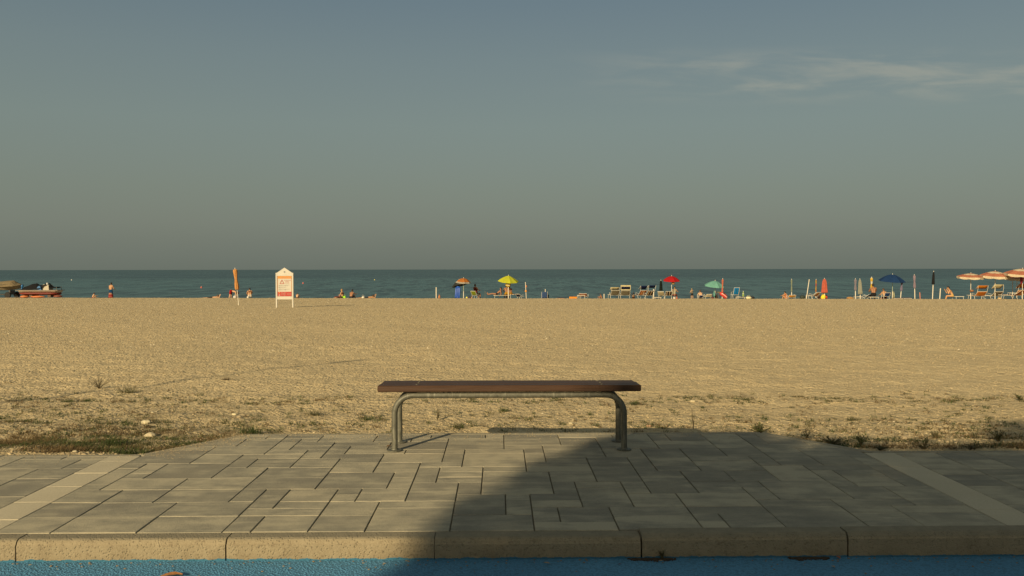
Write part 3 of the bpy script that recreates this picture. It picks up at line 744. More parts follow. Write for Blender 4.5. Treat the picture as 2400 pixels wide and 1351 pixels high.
grass_tuft('flat green tuft just behind the bay under the left of the bench', 1070, 1006, 42, 12, M_OLIVE, 80, GW, 22)
grass_tuft('dark green tuft beside the right end of the bench seat', 1485, 951, 40, 8, M_DGREEN, 70, GW, 23)
grass_tuft('dense dark green tuft by the left pale strip at the pavement edge', 268, 1046, 64, 22, M_GREEN, 160, GW, 24)
grass_tuft('bright low green grass patch where the slanting left edge begins', 305, 1062, 110, 15, M_GREEN, 240, GW, 25)
grass_tuft('brown dry tuft standing alone on the gravel far left of the bench', 530, 893, 26, 9, M_DRY, 60, GW, 26)
grass_tuft('green tuft left of the bench beside a smaller one', 735, 972, 60, 14, M_OLIVE, 90, GW, 27)
grass_tuft('green tuft close to the left front leg of the bench', 858, 984, 46, 10, M_GREEN, 80, GW, 28)
grass_tuft('yellow green round tuft on sunny gravel before the shaded weeds', 2000, 984, 36, 10, M_OLIVE, 80, GW, 29)
bush_weed('tiny weed growing from the foot of the kerb', 1552, 1311, 12, 20, M_OLIVE, 5, None, 30, 8, .34).location = (at_depth(1552, 1311, 4.172).x, 4.171, -.104)
# ---- low ground cover: what nobody could count
def cover(name, mat, n, fx_, seed, hmin, hmax, seg=2, nb=6, fq=1.3):
    g = random.Random(seed); m = MB(); k = 0
    while k < n:
        px, py = fx_(g); v = ray(px, py); t = (-.1-CAM_Z)/v[2]; x, y = v[0]*t, v[1]*t
        if inside_pad(x, y) or y < 6.16: continue
        if mnoise.noise(Vector((x*fq+seed, y*fq*1.4, .3)))+.35*mnoise.noise(Vector((x*5, y*5, 1.7+seed))) < g.uniform(-.05, .35): continue
        z = zsheet(x, y); k += 1
        for _ in range(nb):
            blade(m, (x+g.gauss(0, .018), y+g.gauss(0, .018), z-.003), rd(g, g.uniform(.1, 1.4)), g.uniform(hmin, hmax), g.uniform(.003, .007), g.uniform(.3, 1.6), seg=seg)
    return stuff(m.build(name, mat))
lf_ = lambda g: (g.uniform(-500, 640-g.uniform(0, 300)), 1066-abs(g.gauss(0, 42))*(1 if g.random() < .6 else 2.4))
rt_ = lambda g: (g.uniform(1850, 2900), 1056-abs(g.gauss(0, 26))*(1 if g.random() < .6 else 2.2))
md_ = lambda g: (g.uniform(-300, 2700), g.choice((g.uniform(900, 1015), g.gauss(975, 16), g.gauss(918, 5))))
cover('green_grass', M_GREEN, 1500, lf_, 31, .02, .06, fq=3.4); cover('dry_grass', M_DRY, 3600, lf_, 32, .02, .06, fq=2.4); cover('olive_moss', M_OLIVE, 3600, lf_, 33, .012, .04, fq=2.7)
cover('dark_ground_cover', M_DGREEN, 1100, rt_, 34, .02, .06); cover('brown_ground_cover', M_DRY, 1200, rt_, 35, .02, .06)
cover('scattered_sprigs', M_GREEN, 460, md_, 36, .02, .075, nb=18, fq=3.1); cover('scattered_dry_sprigs', M_DRY, 460, md_, 37, .02, .065, nb=14, fq=2.6)
cover('scattered_olive_sprigs', M_OLIVE, 460, md_, 38, .02, .06, nb=16, fq=2.2)
# ---- single larger stones
def big_stone(label, px, py, w, col, seed):
    p = grnd(px, py); s = w*p.y/F_PX*.5
    g = random.Random(seed); m = MB(); rot = Matrix.Rotation(g.uniform(-.3, .3), 3, 'Z')
    m.ell((0, 0, s*.25), (s, s*.75, s*.48), 10, 7, rot=rot)
    m.v = [tuple(Vector(v)*(1+.22*mnoise.noise(Vector(v)*(1.2/s)+Vector((seed, 0, 0))))) for v in m.v]
    o = m.build('stone', plain(col, .85, .2, 30, nm='stone'), None, False, p); tag(o, label, 'stone', 'larger stones lying in the gravel'); return o
ST = (.42, .36, .23); S2 = (.30, .24, .15)
big_stone('large pale flat stone on the gravel at left above the mossy strip', 341, 992, 24, (.50, .44, .29), 1)
big_stone('pale half buried stone at the edge of the moss right of the flat stone', 352, 1025, 28, ST, 2)
big_stone('whitish pointed stone on the gravel left of the bench', 549, 969, 13, (.5, .44, .28), 3)
big_stone('brown stone touching the whitish pointed stone', 560, 978, 13, S2, 4)
big_stone('grey stone on the gravel below the brown thistle', 178, 939, 12, (.2, .17, .12), 5)
big_stone('small pale stone lying left of the bench at mid gravel', 358, 966, 12, ST, 6)
big_stone('pale stone at the pavement edge at far left', 176, 1061, 14, ST, 7)
big_stone('rounded stone among the shaded weeds at right', 2124, 1029, 26, S2, 8)
big_stone('pale stone beside the top of the tall dry stalk', 1623, 942, 13, ST, 9)
big_stone('pale stone under the right half of the bench', 1338, 995, 12, ST, 10)
big_stone('reddish stone near the right bench legs behind the bay', 1520, 1000, 13, (.30, .19, .11), 11)
# ---- dead leaves and dirt on the cycle path
def dead_leaf(label, px, py, w, col, seed):
    v = ray(px, py); t = (-.104-CAM_Z)/v[2]; s = w*v[1]*t/F_PX; g = random.Random(seed)
    m = MB(); rows = []
    for i in range(6):
        u_ = i/5; hw_ = max(.04, math.sin(math.pi*min(1, u_*1.02+.01)))*.24*s
        rows.append([(u_*s-s/2, k*hw_, .004+.05*s*abs(k)+.10*s*math.sin(u_*2.6)+g.uniform(0, .015*s)) for k in (-1, 0, 1)])
    m.sheet(rows, .0008)
    o = m.build('dead_leaf', plain(col, .8, .3, 40, nm='dead_leaf'), None, False, (v[0]*t, v[1]*t, -.104)); o.rotation_euler = (0, 0, g.uniform(0, 6.28) if w < 40 else .1)
    tag(o, label, 'leaf', 'dead leaves on the blue path')
dead_leaf('large orange brown leaf on blue path at the bottom edge', 402, 1354, 50, (.30, .13, .04), 1)
dead_leaf('curled buff leaf on the blue path below the third kerb joint', 1282, 1323, 16, (.30, .22, .12), 2)
dead_leaf('dark red leaf on the shaded blue path', 1453, 1325, 8, (.10, .02, .025), 3)
dead_leaf('pale leaf lying on the blue path right of the soil patch', 1953, 1331, 13, (.32, .24, .14), 4)
dead_leaf('brick orange leaf against the kerb foot at right', 1965, 1309.5, 17, (.30, .11, .05), 5)
dead_leaf('small pale leaf on the sunny blue path at left', 135, 1337, 7, (.45, .38, .25), 6)
dead_leaf('small buff leaf near the kerb foot at left', 71, 1327, 8, (.38, .28, .14), 7)
dead_leaf('little brown leaf on the blue path far right of the soil patch', 2120, 1315, 8, (.25, .16, .08), 8)
dead_leaf('buff leaf by the kerb foot below the tiny kerb weed', 1549, 1317, 9, (.34, .26, .15), 9)
dead_leaf('dry leaf caught beside the left front bench leg', 913, 1041, 17, (.24, .13, .05), 10)
bpy.data.objects['dead_leaf.009'].location = (at_depth(913, 1042, 6.36).x, 6.33, .002)
for (xa, xb) in ((1466, 1585), (1845, 1945)):
    m = MB(); g = random.Random(xa); a = at_depth(xa, 1313, 4.175).x; b = at_depth(xb, 1313, 4.175).x
    for _ in range(260):
        x = a+(b-a)*g.betavariate(2, 2); s = g.uniform(.002, .007)
        m.ell((x, 4.176-abs(g.gauss(0, .016)), -.103), (s*1.4, s, s*.7), 5, 3)
    stuff(m.build('soil', M_SOIL))
m = MB(); g = random.Random(77)
for _ in range(260):
    x = g.uniform(-3.2, 3.4); y = 4.17-abs(g.gauss(0, .05))*(1 if g.random() < .75 else 4); s = g.uniform(.0015, .005)
    m.ell((x, y, -.103), (s*1.5, s, s*.6), 5, 3)
stuff(m.build('grit', M_PEB))

g = np.random.default_rng(5); n = 5200
ed = g.uniform(0, 1, n); dd = np.abs(g.normal(0, .16, n)); xx = np.empty(n); yy = np.empty(n)
k = g.integers(0, 3, n)
xx[k == 0] = g.uniform(-2, 2.1, (k == 0).sum()); yy[k == 0] = 6.87-dd[k == 0]
q = k == 1; t0 = g.uniform(0, 1, q.sum()); xx[q] = -2.51+.51*t0+dd[q]*.83; yy[q] = 6.13+.75*t0-dd[q]*.56
q = k == 2; xx[q] = np.where(g.uniform(0, 1, q.sum()) < .5, g.uniform(-6, -2.5, q.sum()), g.uniform(2.6, 6, q.sum())); yy[q] = 6.13-dd[q]
sz = .0012+.0035*g.uniform(0, 1, n)**4
stuff(stones('blown_sand', np.stack([xx, yy, np.full(n, .0012)], 1), sz, g.uniform(.2, .8, n), M_PEB, 8))
# ---- the trees across the road behind the camera, which throw the big shadow over the right of the bay
def tree(label, x, y, zc, rx, rz, seed, nleaf=14500):
    g = random.Random(seed); t = thing('street_tree', label, 'tree', (x, y, -.2), 0, 'trees across the road')
    tr = MB(); tr.tube([(0, 0, -.1), (.05, .02, 1.6), (-.03, .05, 3.4), (.04, 0, zc)], [.22, .18, .15, .08], 10); tr.build('trunk', M_BARK, t, True)
    for k in range(7):
        a = k*.9+g.uniform(-.2, .2); e = Vector((math.cos(a)*rx*.75, math.sin(a)*rx*.75, zc+g.uniform(-.3, .6)*rz))
        MB().tube([(0, .03, 3.3+.12*k), e*.45+Vector((0, 0, 2.4)), e], [.08, .05, .02], 6).build('limb', M_BARK, t, True)
    cl = [(Vector((0, 0, zc)), rx*.8, rz*.8)]
    for _ in range(16):
        d = rd(g, g.uniform(-.9, 1.1)).normalized(); cl.append((Vector((d.x*rx*.66, d.y*rx*.66, zc+d.z*rz*.66)), rx*g.uniform(.30, .44), rz*g.uniform(.30, .44)))
    m = MB()
    for _ in range(nleaf):
        c, a, b = cl[g.randrange(len(cl))]; d = rd(g, g.uniform(-1.3, 1.3)).normalized()*(g.random()**.4)
        o = c+Vector((d.x*a, d.y*a, d.z*b)); n_ = rd(g, g.uniform(-.6, .9)).normalized(); s = g.uniform(.06, .13)
        if g.random() < min(.9, max(0, (o.z-zc-.30*rz)/(.55*rz))): continue                # thin, open top
        u_ = n_.cross(Vector((.3, .2, 1))).normalized(); w_ = n_.cross(u_)
        m.add([o-u_*s, o-w_*s*.55, o+u_*s, o+w_*s*.55], [(0, 1, 2, 3)])
    m.build('crown', M_DGREEN, t); return t
TREES = [(-7.28, -11.0, 6.22, 1.82, 2.05, 1), (-4.7, -11.1, 6.3, 2.05, 2.05, 2), (-1.3, -11.2, 6.3, 1.95, 2.05, 3), (2.1, -11.1, 6.3, 2.1, 2.1, 4)]
for i, (x, y, zc, rx, rz, sd) in enumerate(TREES):
    tree(('round crowned tree across the road, leftmost of the row behind the camera', 'dense round tree second from the left in the row across the road',
          'dense round tree third from the left in the row across the road', 'round tree at the right end of the row across the road')[i], x, y, zc, rx, rz, sd)

# ================================================================== OBJECTS ON THE BEACH CREST
def scale_at(p): return p.y/F_PX                      # metres per photo pixel at that distance
def top_z(px, py, p): return at_depth(px, py, p.y).z-p.z
GP = 'open beach parasols along the shore'; GC = 'closed beach parasols along the shore'; GPO = 'parasol stand posts along the shore'; GCH = 'beach chairs and loungers along the shore'; GPE = 'people on the beach'
def rotm(ax, az): return Matrix.Rotation(az, 3, 'Z') @ Matrix.Rotation(ax, 3, 'X')
def open_parasol(label, px, ptop, width, drop, cols, off=1.0, lean=(0, 0), rings=None, pole=None, n=8, fringe=.07, rz=.2, group=GP, dome=.55):
    p = on_beach(px, off); s = scale_at(p); H = top_z(px, ptop, p); r = width*s/2; h = drop*s
    t = thing('parasol', label, 'parasol', p, 0, group)
    M = Matrix.Rotation(lean[0], 3, 'X') @ Matrix.Rotation(lean[1], 3, 'Y')
    apex = Vector((0, 0, H-.06))
    pm = MB(); pm.tube([(0, 0, -.2), (0, 0, H-h-.12)], .022, 8); pm.tube([Vector((0, 0, H-h-.12)), apex], .018, 8); pm.build('pole', pole or M_PLASTIC, t)
    pb = MB(); pb.tube([(0, 0, -.2), (0, 0, .62)], .032, 8); pb.build('stand_tube', M_PLASTIC, t)
    K = 6; can = MB(); can_m = []
    mats = [cloth(c) for c in cols]
    ringc = rings or [0]*K
    b = len(can.v); sub = 4; tot = n*sub
    for side in (0, 1):
        for i in range(K+1):
            u_ = i/K
            for k in range(tot):
                a = 2*math.pi*k/tot+rz; f = (k % sub)/sub
                sag = math.cos(math.pi*(f-.5)*1.0)*.11*u_         # cloth pulls in between the ribs
                rr = r*u_*(1-sag*.9); z = -h*(u_**(1+dome))*(1) + (-.06*r*math.cos(math.pi*(f-.5))*u_*(1-u_*.5)) - side*.012
                q = M @ Vector((rr*math.cos(a), rr*math.sin(a), z)); can.v.append(tuple(apex+q))
    for side in (0, 1):
        o = side*(K+1)*tot
        for i in range(K):
            for k in range(tot):
                k2 = (k+1) % tot; q = (o+i*tot+k, o+(i+1)*tot+k, o+(i+1)*tot+k2, o+i*tot+k2)
                can.f.append(q if side == 0 else q[::-1]); can.m.append(ringc[i])
    cano = sharp(can.build('canopy', mats, t, True), 9)
    if fringe:
        fm = MB(); b0 = len(fm.v)
        for k in range(tot):
            a = 2*math.pi*k/tot+rz; f = (k % sub)/sub; sag = math.cos(math.pi*(f-.5))*.11
            q = Vector((r*(1-sag*.9)*math.cos(a), r*(1-sag*.9)*math.sin(a), -h)); w = fringe*(.75+.35*math.sin(math.pi*f))
            for dz, ro in ((0, 1.0), (-w, 1.01), (0, .992), (-w, 1.002)): fm.v.append(tuple(apex+(M @ Vector((q.x*ro, q.y*ro, q.z+dz)))))
        for k in range(tot):
            k2 = (k+1) % tot
            fm.f += [(4*k, 4*k+1, 4*k2+1, 4*k2), (4*k+2, 4*k2+2, 4*k2+3, 4*k+3), (4*k+1, 4*k+3, 4*k2+3, 4*k2+1)]; fm.m += [0]*3
        fm.build('valance', mats[-1] if rings else mats[0], cano)
    rb = MB()
    for k in range(n):
        a = 2*math.pi*k/n+rz; e = M @ Vector((r*.97*math.cos(a), r*.97*math.sin(a), -h*.97-.02)); mid = M @ Vector((r*.5*math.cos(a), r*.5*math.sin(a), -h*.42-.02))
        rb.tube([apex+Vector((0, 0, -.03)), apex+mid, apex+e], .006, 4); rb.tube([apex+M @ Vector((0, 0, -h*.9-.1)), apex+mid], .005, 4)
    rb.build('ribs', M_ALU, t)
    MB().lathe([(.018, 0), (.022, .03), (.012, .07), (.004, .09)], 8, apex).build('finial', M_PLASTIC, t)
    return t
def closed_parasol(label, px, ptop, plow, pw, col, off=1.0, px_top=None, fat_low=True, pole=None, two=None, stand=.6, group=GC, flare=1.0):
    p = on_beach(px, off) if not isinstance(off, Vector) else off; s = scale_at(p); H = top_z(px, ptop, p); lo = top_z(px, plow, p); r = pw*s/2
    dx = ((px_top or px)-px)*s
    t = thing('closed_parasol', label, 'parasol', p, 0, group, (0, math.atan2(dx, H)))
    MB().tube([(0, 0, -.2), (0, 0, H+.02)], .019, 8).build('pole', pole or M_PLASTIC, t)
    MB().tube([(0, 0, -.2), (0, 0, min(stand, max(.1, lo-.08)))], .034, 8).build('stand_tube', M_PLASTIC, t)
    m = MB(); n = 48; L_ = H-lo; prof = []
    for u_, w in ((0, .80*flare), (.05, 1.0*flare), (.12, .98*flare), (.3, .86), (.5, .80), (.7, .70), (.85, .58), (.95, .42), (1, .12)):
        if not fat_low: w = min(1, .8+.2*math.sin(u_*9)) if u_ < .97 else .3
        prof.append((max(.016, r*w), lo+L_*u_))
    m.lathe(prof, n, fold=8, amp=.17, mis=[0]*len(prof) if not two else [1 if i % 3 == 1 else 0 for i in range(len(prof))])
    fo = m.build('folded_canopy', [cloth(col)]+([cloth(two)] if two else []), t, True)
    tie = MB().lathe([(r*.78, lo+L_*.32), (r*.80, lo+L_*.345)], 16).build('tie_band', cloth(tuple(c*.8 for c in col)), fo)
    MB().lathe([(.014, H), (.022, H+.03), (.018, H+.06), (.004, H+.085)], 8).build('finial', M_PLASTIC, t)
    return t
def post(label, px, ptop, pw, off=.8, px_top=None, mat=None, cap=True):
    p = on_beach(px, off); s = scale_at(p); H = top_z(px, ptop, p); r = pw*s/2; dx = ((px_top or px)-px)*s
    t = thing('parasol_post', label, 'post', p, 0, GPO, (0, math.atan2(dx, H)))
    MB().tube([(0, 0, -.2), (0, 0, H*.8), (0, 0, H)], [r, r, r*.92], 10).build('tube', mat or M_PLASTIC, t)
    MB().lathe([(r*1.15, H-.05), (r*1.2, H-.01), (r*.6, H+.03)], 10).build('cap', mat or M_PLASTIC, t)
    k = MB(); k.box((r+.02, 0, H-.09), (.06, .02, .02)); k.build('clamp_screw', M_STEEL, t)
    return t
def lounger(label, px, pw, pback, cols, off=1.2, rz=0, canopy=None, cany=(0, 0), stripes=None, frame=None, seat_len=1.25, recl=.42, seat_z=.36, arms=True, name='beach_lounger', group=GCH):
    """a folding lounger with its back to the camera; pback = photo row of the top of its back"""
    p = on_beach(px, off); s = scale_at(p); w = pw*s; H = top_z(px, pback, p); seat_z = min(seat_z, .42*H)
    t = thing(name, label, 'lounger' if name == 'beach_lounger' else 'chair', p, rz, group); fr = frame or M_ALU
    yb = -.12-recl; f = MB()
    for sx in (-w/2, w/2):
        f.tube([(sx, yb, H), (sx, -.12, seat_z), (sx, seat_len, seat_z+.03)], .014, 6)
        if arms: f.tube([(sx*1.08, yb*.55, H*.62), (sx*1.08, .28, seat_z+.22), (sx*1.08, .30, seat_z)], .012, 6)
    for q in ((yb, H), (-.12, seat_z), (seat_len, seat_z+.03)): f.tube([(-w/2, q[0], q[1]), (w/2, q[0], q[1])], .013, 6)
    f.build('frame', fr, t)
    for sx in (-w/2, w/2):
        for yy_, ye in ((.02, -.18), (seat_len*.72, seat_len*.82)): MB().tube([(sx, yy_, seat_z), (sx*1.02, ye, -.15)], .013, 6).build('leg', fr, t)
    mats = [cloth(c) for c in cols]; J = len(stripes) if stripes else 6
    def grid(a, b, sag):
        rows = []
        for i in range(7):
            u_ = i/6; c = Vector(a).lerp(Vector(b), u_); rows.append([(-w/2+.015+(w-.03)*j/J, c.y, c.z-sag*math.sin(math.pi*u_)*.0-.02*math.sin(math.pi*j/J)) for j in range(J+1)])
        return rows
    MB().sheet(grid((0, -.12, seat_z+.01), (0, yb, H-.01), .03), .006, mis=stripes).build('back_fabric', mats, t, True)
    MB().sheet(grid((0, -.1, seat_z+.012), (0, seat_len, seat_z+.04), .05), .006, mis=stripes).build('seat_fabric', mats, t, True)
    if canopy:
        z0, z1 = top_z(px, cany[0], p), top_z(px, cany[1], p); dx = (cany[2]*s if len(cany) > 2 else 0)
        cm = MB(); cm.sheet([[(-w*.52+dx+w*1.04*j/4, yb-.1+.34*(i/3), z1+(z0-z1)*(i/3)**.8) for j in range(5)] for i in range(4)], .012)
        co = cm.build('canopy', cloth(canopy), t, True)
        am = MB()
        for sx in (-w*.53, w*.53): am.tube([(sx*.95, yb+.08, H*.85), (sx*.97+dx*.5, yb-.06, (H+z1)/2), (sx+dx, yb-.1, z1)], .012, 6); am.tube([(sx+dx, yb-.1, z1), (sx+dx, yb+.24, z0)], .010, 6)
        am.build('canopy_arms', fr, co)
    return t
def cot(label, px, pw, ptop, col, off=1.2, frame=None, rz=0, name='beach_cot', group=GCH, d=.6):
    """low flat bed or table seen from its side"""
    p = on_beach(px, off); s = scale_at(p); w = pw*s; H = top_z(px, ptop, p)
    t = thing(name, label, 'cot' if name == 'beach_cot' else 'table', p, rz, group); f = MB()
    for sy in (-d/2, d/2): f.tube([(-w/2, sy, H-.02), (w/2, sy, H-.02)], .015, 6)
    for sx in (-w/2, w/2): f.tube([(sx, -d/2, H-.02), (sx, d/2, H-.02)], .015, 6)
    f.build('frame', frame or M_WHITE, t)
    for sx in (-.42, .42):
        for sy in (-d/2, d/2): MB().tube([(sx*w, sy, H-.02), (sx*w*1.08, sy*1.02, -.2)], .014, 6).build('leg', frame or M_WHITE, t)
    MB().sheet([[(-w/2+w*j/6, -d/2+d*i/3, H+.004-.02*math.sin(math.pi*i/3)*math.sin(math.pi*j/6)) for j in range(7)] for i in range(4)], .02).build('top', col if not isinstance(col, tuple) else cloth(col), t, True)
    return t
def lump(name, label, cat, px, pw, ptop, col, off=1.0, seed=1, group=None, d=.35, parts=None, squash=1.0):
    """bag, ball or bundle: rounded, creased shape with a handle or trim"""
    p = on_beach(px, off); s = scale_at(p); w = pw*s; H = max(.08, top_z(px, ptop, p))
    t = thing(name, label, cat, p, 0, group); m = MB(); m.ell((0, 0, H*.42), (w/2, min(d, w*.6)/1.3, H*.58), 18, 12)
    a = .0 if name in ('beach_ball',) else .20
    m.v = [tuple(Vector((v[0], v[1], max(v[2], -.12)))*(1+a*mnoise.noise(Vector(v)*4+Vector((seed, 0, 0))))) for v in m.v]
    b = m.build('body', plain(col, .7, .12, 8, nm='bag') if not isinstance(col, bpy.types.Material) else col, t, True)
    if name == 'beach_bag':
        h = MB(); h.tube([(w*.28*math.cos(q*math.pi/8), 0, H*.92+.12*math.sin(q*math.pi/8)) for q in range(9)], .011, 5); h.build('handle', plain(tuple(c*.7 for c in (col if isinstance(col, tuple) else (.4, .4, .4))), .8), t)
    if name == 'beach_ball':
        h = MB(); h.lathe([(w*.10, H*.97), (w*.08, H*1.0)], 10); h.build('valve_disc', M_WHITE, t)
    return t

# ---- people
def capsule(m, a, b, ra, rb, n=10):
    a, b = Vector(a), Vector(b); ax = b-a; L_ = ax.length
    if L_ < 1e-5: m.ell(a, (ra, ra, ra), n, 6); return
    d = ax/L_; pts, rs = [], []
    for q in (-.97, -.7, -.35, 0): pts.append(a+d*ra*q); rs.append(ra*math.sqrt(max(.01, 1-q*q)))
    for q in (.33, .66): pts.append(a.lerp(b, q)); rs.append(ra+(rb-ra)*q)
    for q in (0, .35, .7, .97): pts.append(b+d*rb*q); rs.append(rb*math.sqrt(max(.01, 1-q*q)))
    m.tube(pts, rs, n)
def fuse(m, name, mat, parent, voxel, smooth=3):
    """melt overlapping volumes into one continuous skin"""
    me = m.mesh(name, mat); o = bpy.data.objects.new('tmp', me); C.objects.link(o)
    r = o.modifiers.new('r', 'REMESH'); r.mode = 'VOXEL'; r.voxel_size = voxel; r.use_smooth_shade = True
    q = o.modifiers.new('s', 'SMOOTH'); q.iterations = smooth; q.factor = .5
    bpy.context.view_layer.update(); ev = o.evaluated_get(bpy.context.evaluated_depsgraph_get())
    nm_ = bpy.data.meshes.new_from_object(ev); nm_.name = name; bpy.data.objects.remove(o); bpy.data.meshes.remove(me)
    nm_.materials.clear(); nm_.materials.append(mat)
    return link(name, nm_, parent)
SKIN1 = plain((.40, .215, .105), .55, .10, 6, nm='skin'); SKIN2 = plain((.25, .115, .055), .55, .12, 6, nm='skin'); SKIN3 = plain((.47, .28, .16), .55, .08, 6, nm='skin')
HAIRD = plain((.012, .009, .007), .6, .3, 30, nm='hair'); HAIRB = plain((.055, .028, .013), .6, .3, 30, nm='hair'); HAIRL = plain((.22, .14, .06), .6, .3, 30, nm='hair')
POSE = {  # hip height, torso lean, head pitch, (thigh, shin) x2, (upper arm, forearm) x2; degrees from straight down, positive forward
 'stand': (.93, 4, 14, (3, 0), (-3, -4), (14, 62), (18, 70)),
 'sit_ground': (.11, 24, 12, (128, 28), (122, 36), (52, 84), (60, 96)),
 'sit_up': (.11, 10, 8, (92, 84), (100, 66), (20, 40), (40, 82)),
 'sit_chair': (.50, -14, 10, (84, 12), (80, 2), (30, 82), (34, 88)),
 'sit_low': (.42, 22, 10, (80, 16), (88, 6), (36, 78), (44, 96)),
 'elbows': (.42, 34, 4, (88, 14), (82, 4), (14, 158), (34, 148)),
 'crouch': (.24, 26, 22, (122, -32), (112, -20), (40, 70), (52, 66)),
 'bend': (.87, 104, 62, (6, -2), (-10, -14), (8, 14), (2, 22)),
 'prone': (.13, 84, -26, (-92, -88), (-88, -94), (80, 150), (76, 160)),
 'recline': (.13, -52, 30, (98, 74), (94, 86), (-18, 30), (-10, 40)),
}
def person(label, px, off, pose, rz, skin=SKIN1, hair=HAIRD, wear=(), k=1.0, group=GPE, zadd=0.0, hat=None, long_hair=False, dz=None, spread=1.0, at=None):
    """wear: list of (kind, colour)"""
    p = at if at is not None else on_beach(px, off)
    t = thing('person', label, 'person', p+Vector((0, 0, zadd)), rz, group)
    hz, lean, hp, l1, l2, a1, a2 = POSE[pose]; D = lambda a: Vector((0, math.sin(R(a)), -math.cos(R(a))))
    hip = Vector((0, 0, hz)); up = Vector((0, math.sin(R(lean)), math.cos(R(lean))))
    upc = Vector((0, math.sin(R(lean*.55)), math.cos(R(lean*.55)))) if pose not in ('bend', 'prone', 'recline') else up
    waist = hip+upc*.20; chest = waist+up*.20; neck = chest+up*.13; 
    hd = Vector((0, math.sin(R(lean*.5+hp)), math.cos(R(lean*.5+hp)))) if pose not in ('prone',) else Vector((0, .75, .66))
    if pose == 'bend': hd = Vector((0, math.sin(R(lean+22)), math.cos(R(lean+22))))
    head = neck+hd*.185; fw = Vector((0, hd.z, -hd.y))           # face direction
    B = MB()
    for sx in (-1, 1):
        capsule(B, hip+Vector((sx*.078, 0, 0)), waist+Vector((sx*.055, 0, 0)), .098, .088)
        capsule(B, waist+Vector((sx*.055, 0, 0)), chest+Vector((sx*.082, 0, 0)), .090, .100)
        capsule(B, chest+Vector((sx*.082, 0, 0)), neck+Vector((sx*.115, 0, 0))-up*.035, .096, .058)
    capsule(B, neck-up*.05, head-hd*.06, .062, .052)
    rot = Matrix((Vector((1, 0, 0)), fw, hd)).transposed()
    B.ell(head, (.074, .094, .112), 14, 10, rot=rot)
    B.ell(head-hd*.045+fw*.028, (.056, .068, .066), 12, 8, rot=rot)                  # jaw
    capsule(B, head+fw*.088+hd*.012, head+fw*.106-hd*.022, .012, .016, 8)            # nose
    capsule(B, head+fw*.082-hd*.056+Vector((-.016, 0, 0)), head+fw*.082-hd*.056+Vector((.016, 0, 0)), .011, .011, 6)   # mouth
    for sx in (-1, 1): B.ell(head+Vector((sx*.077, 0, 0))-hd*.01, (.014, .024, .034), 8, 6, rot=rot)
    joints = []
    for sx, (th, sh), (ua, fa) in ((-1, l1, a1), (1, l2, a2)):
        h0 = hip+Vector((sx*.092, 0, -.02)); d1 = D(th)+Vector((sx*.10*spread, 0, 0)); kn = h0+d1.normalized()*.43
        an = kn+(D(sh)+Vector((sx*.02, 0, 0))).normalized()*.42
        capsule(B, h0, kn, .092, .058); capsule(B, kn, kn.lerp(an, .35), .058, .060); capsule(B, kn.lerp(an, .35), an, .060, .038)
        sd = Vector((0, 1, 0)) if pose not in ('prone',) else Vector((0, -1, 0)); sd = sd if pose != 'recline' else Vector((0, .4, .9))
        fdn = Vector((0, 0, -.035)) if pose not in ('prone', 'recline') else Vector((0, 0, 0))
        capsule(B, an+fdn*.6-sd*.035, an+fdn+sd*.10, .040, .036); capsule(B, an+fdn+sd*.10, an+fdn+sd*.175, .036, .024)
        s0 = neck+Vector((sx*.175, 0, 0))-up*.045; el_ = s0+(D(ua)+Vector((sx*.28, 0, 0))).normalized()*.29
        wr = el_+(D(fa)+Vector((-sx*.18, 0, 0))).normalized()*.25; hdn = (wr-el_).normalized()
        capsule(B, s0, s0.lerp(el_, .5), .060, .047); capsule(B, s0.lerp(el_, .5), el_, .047, .040); capsule(B, el_, el_.lerp(wr, .3), .041, .041); capsule(B, el_.lerp(wr, .3), wr, .041, .028)
        lat = hdn.cross(Vector((0, .3, 1))); lat = lat.normalized() if lat.length > .1 else Vector((1, 0, 0)); nrm = lat.cross(hdn)
        capsule(B, wr+hdn*.02+lat*.018, wr+hdn*.085+lat*.024, .021, .020, 8); capsule(B, wr+hdn*.02-lat*.018, wr+hdn*.085-lat*.024, .021, .020, 8)
        for j, (o, ln) in enumerate(((-.032, .062), (-.011, .076), (.011, .072), (.032, .054))):
            b0 = wr+hdn*.09+lat*o; k1 = b0+hdn*ln*.5; capsule(B, b0, k1, .0105, .010, 6); capsule(B, k1, k1+(hdn*.8+nrm*.5).normalized()*ln*.5, .010, .009, 6)
        capsule(B, wr+hdn*.03+lat*.035, wr+hdn*.085+lat*.062, .013, .011, 6)
        joints.append((h0, kn, an))
    B.v = [tuple(Vector(v)*k) for v in B.v]
    fuse(B, 'body', skin, t, .0135*max(.75, k))
    Hm = MB(); Hm.ell(head-fw*.018+hd*.026, (.088, .098, .106), 14, 9, rot=rot); Hm.ell(head-fw*.045-hd*.03, (.078, .064, .085), 12, 8, rot=rot)
    if long_hair: Hm.ell(head-fw*.075-hd*.11, (.07, .04, .13), 12, 8, rot=rot)
    if hat is None or True:
        cut = []
        Hm.v = [tuple(Vector(v)*k) for v in Hm.v]; fuse(Hm, 'hair', hair, t, .016, 2)
    for sx in (-1, 1): MB().ell((head+fw*.086+hd*.018+Vector((sx*.030, 0, 0)))*k, (.012*k,)*3, 8, 6).build('eye', HAIRD, t, True)
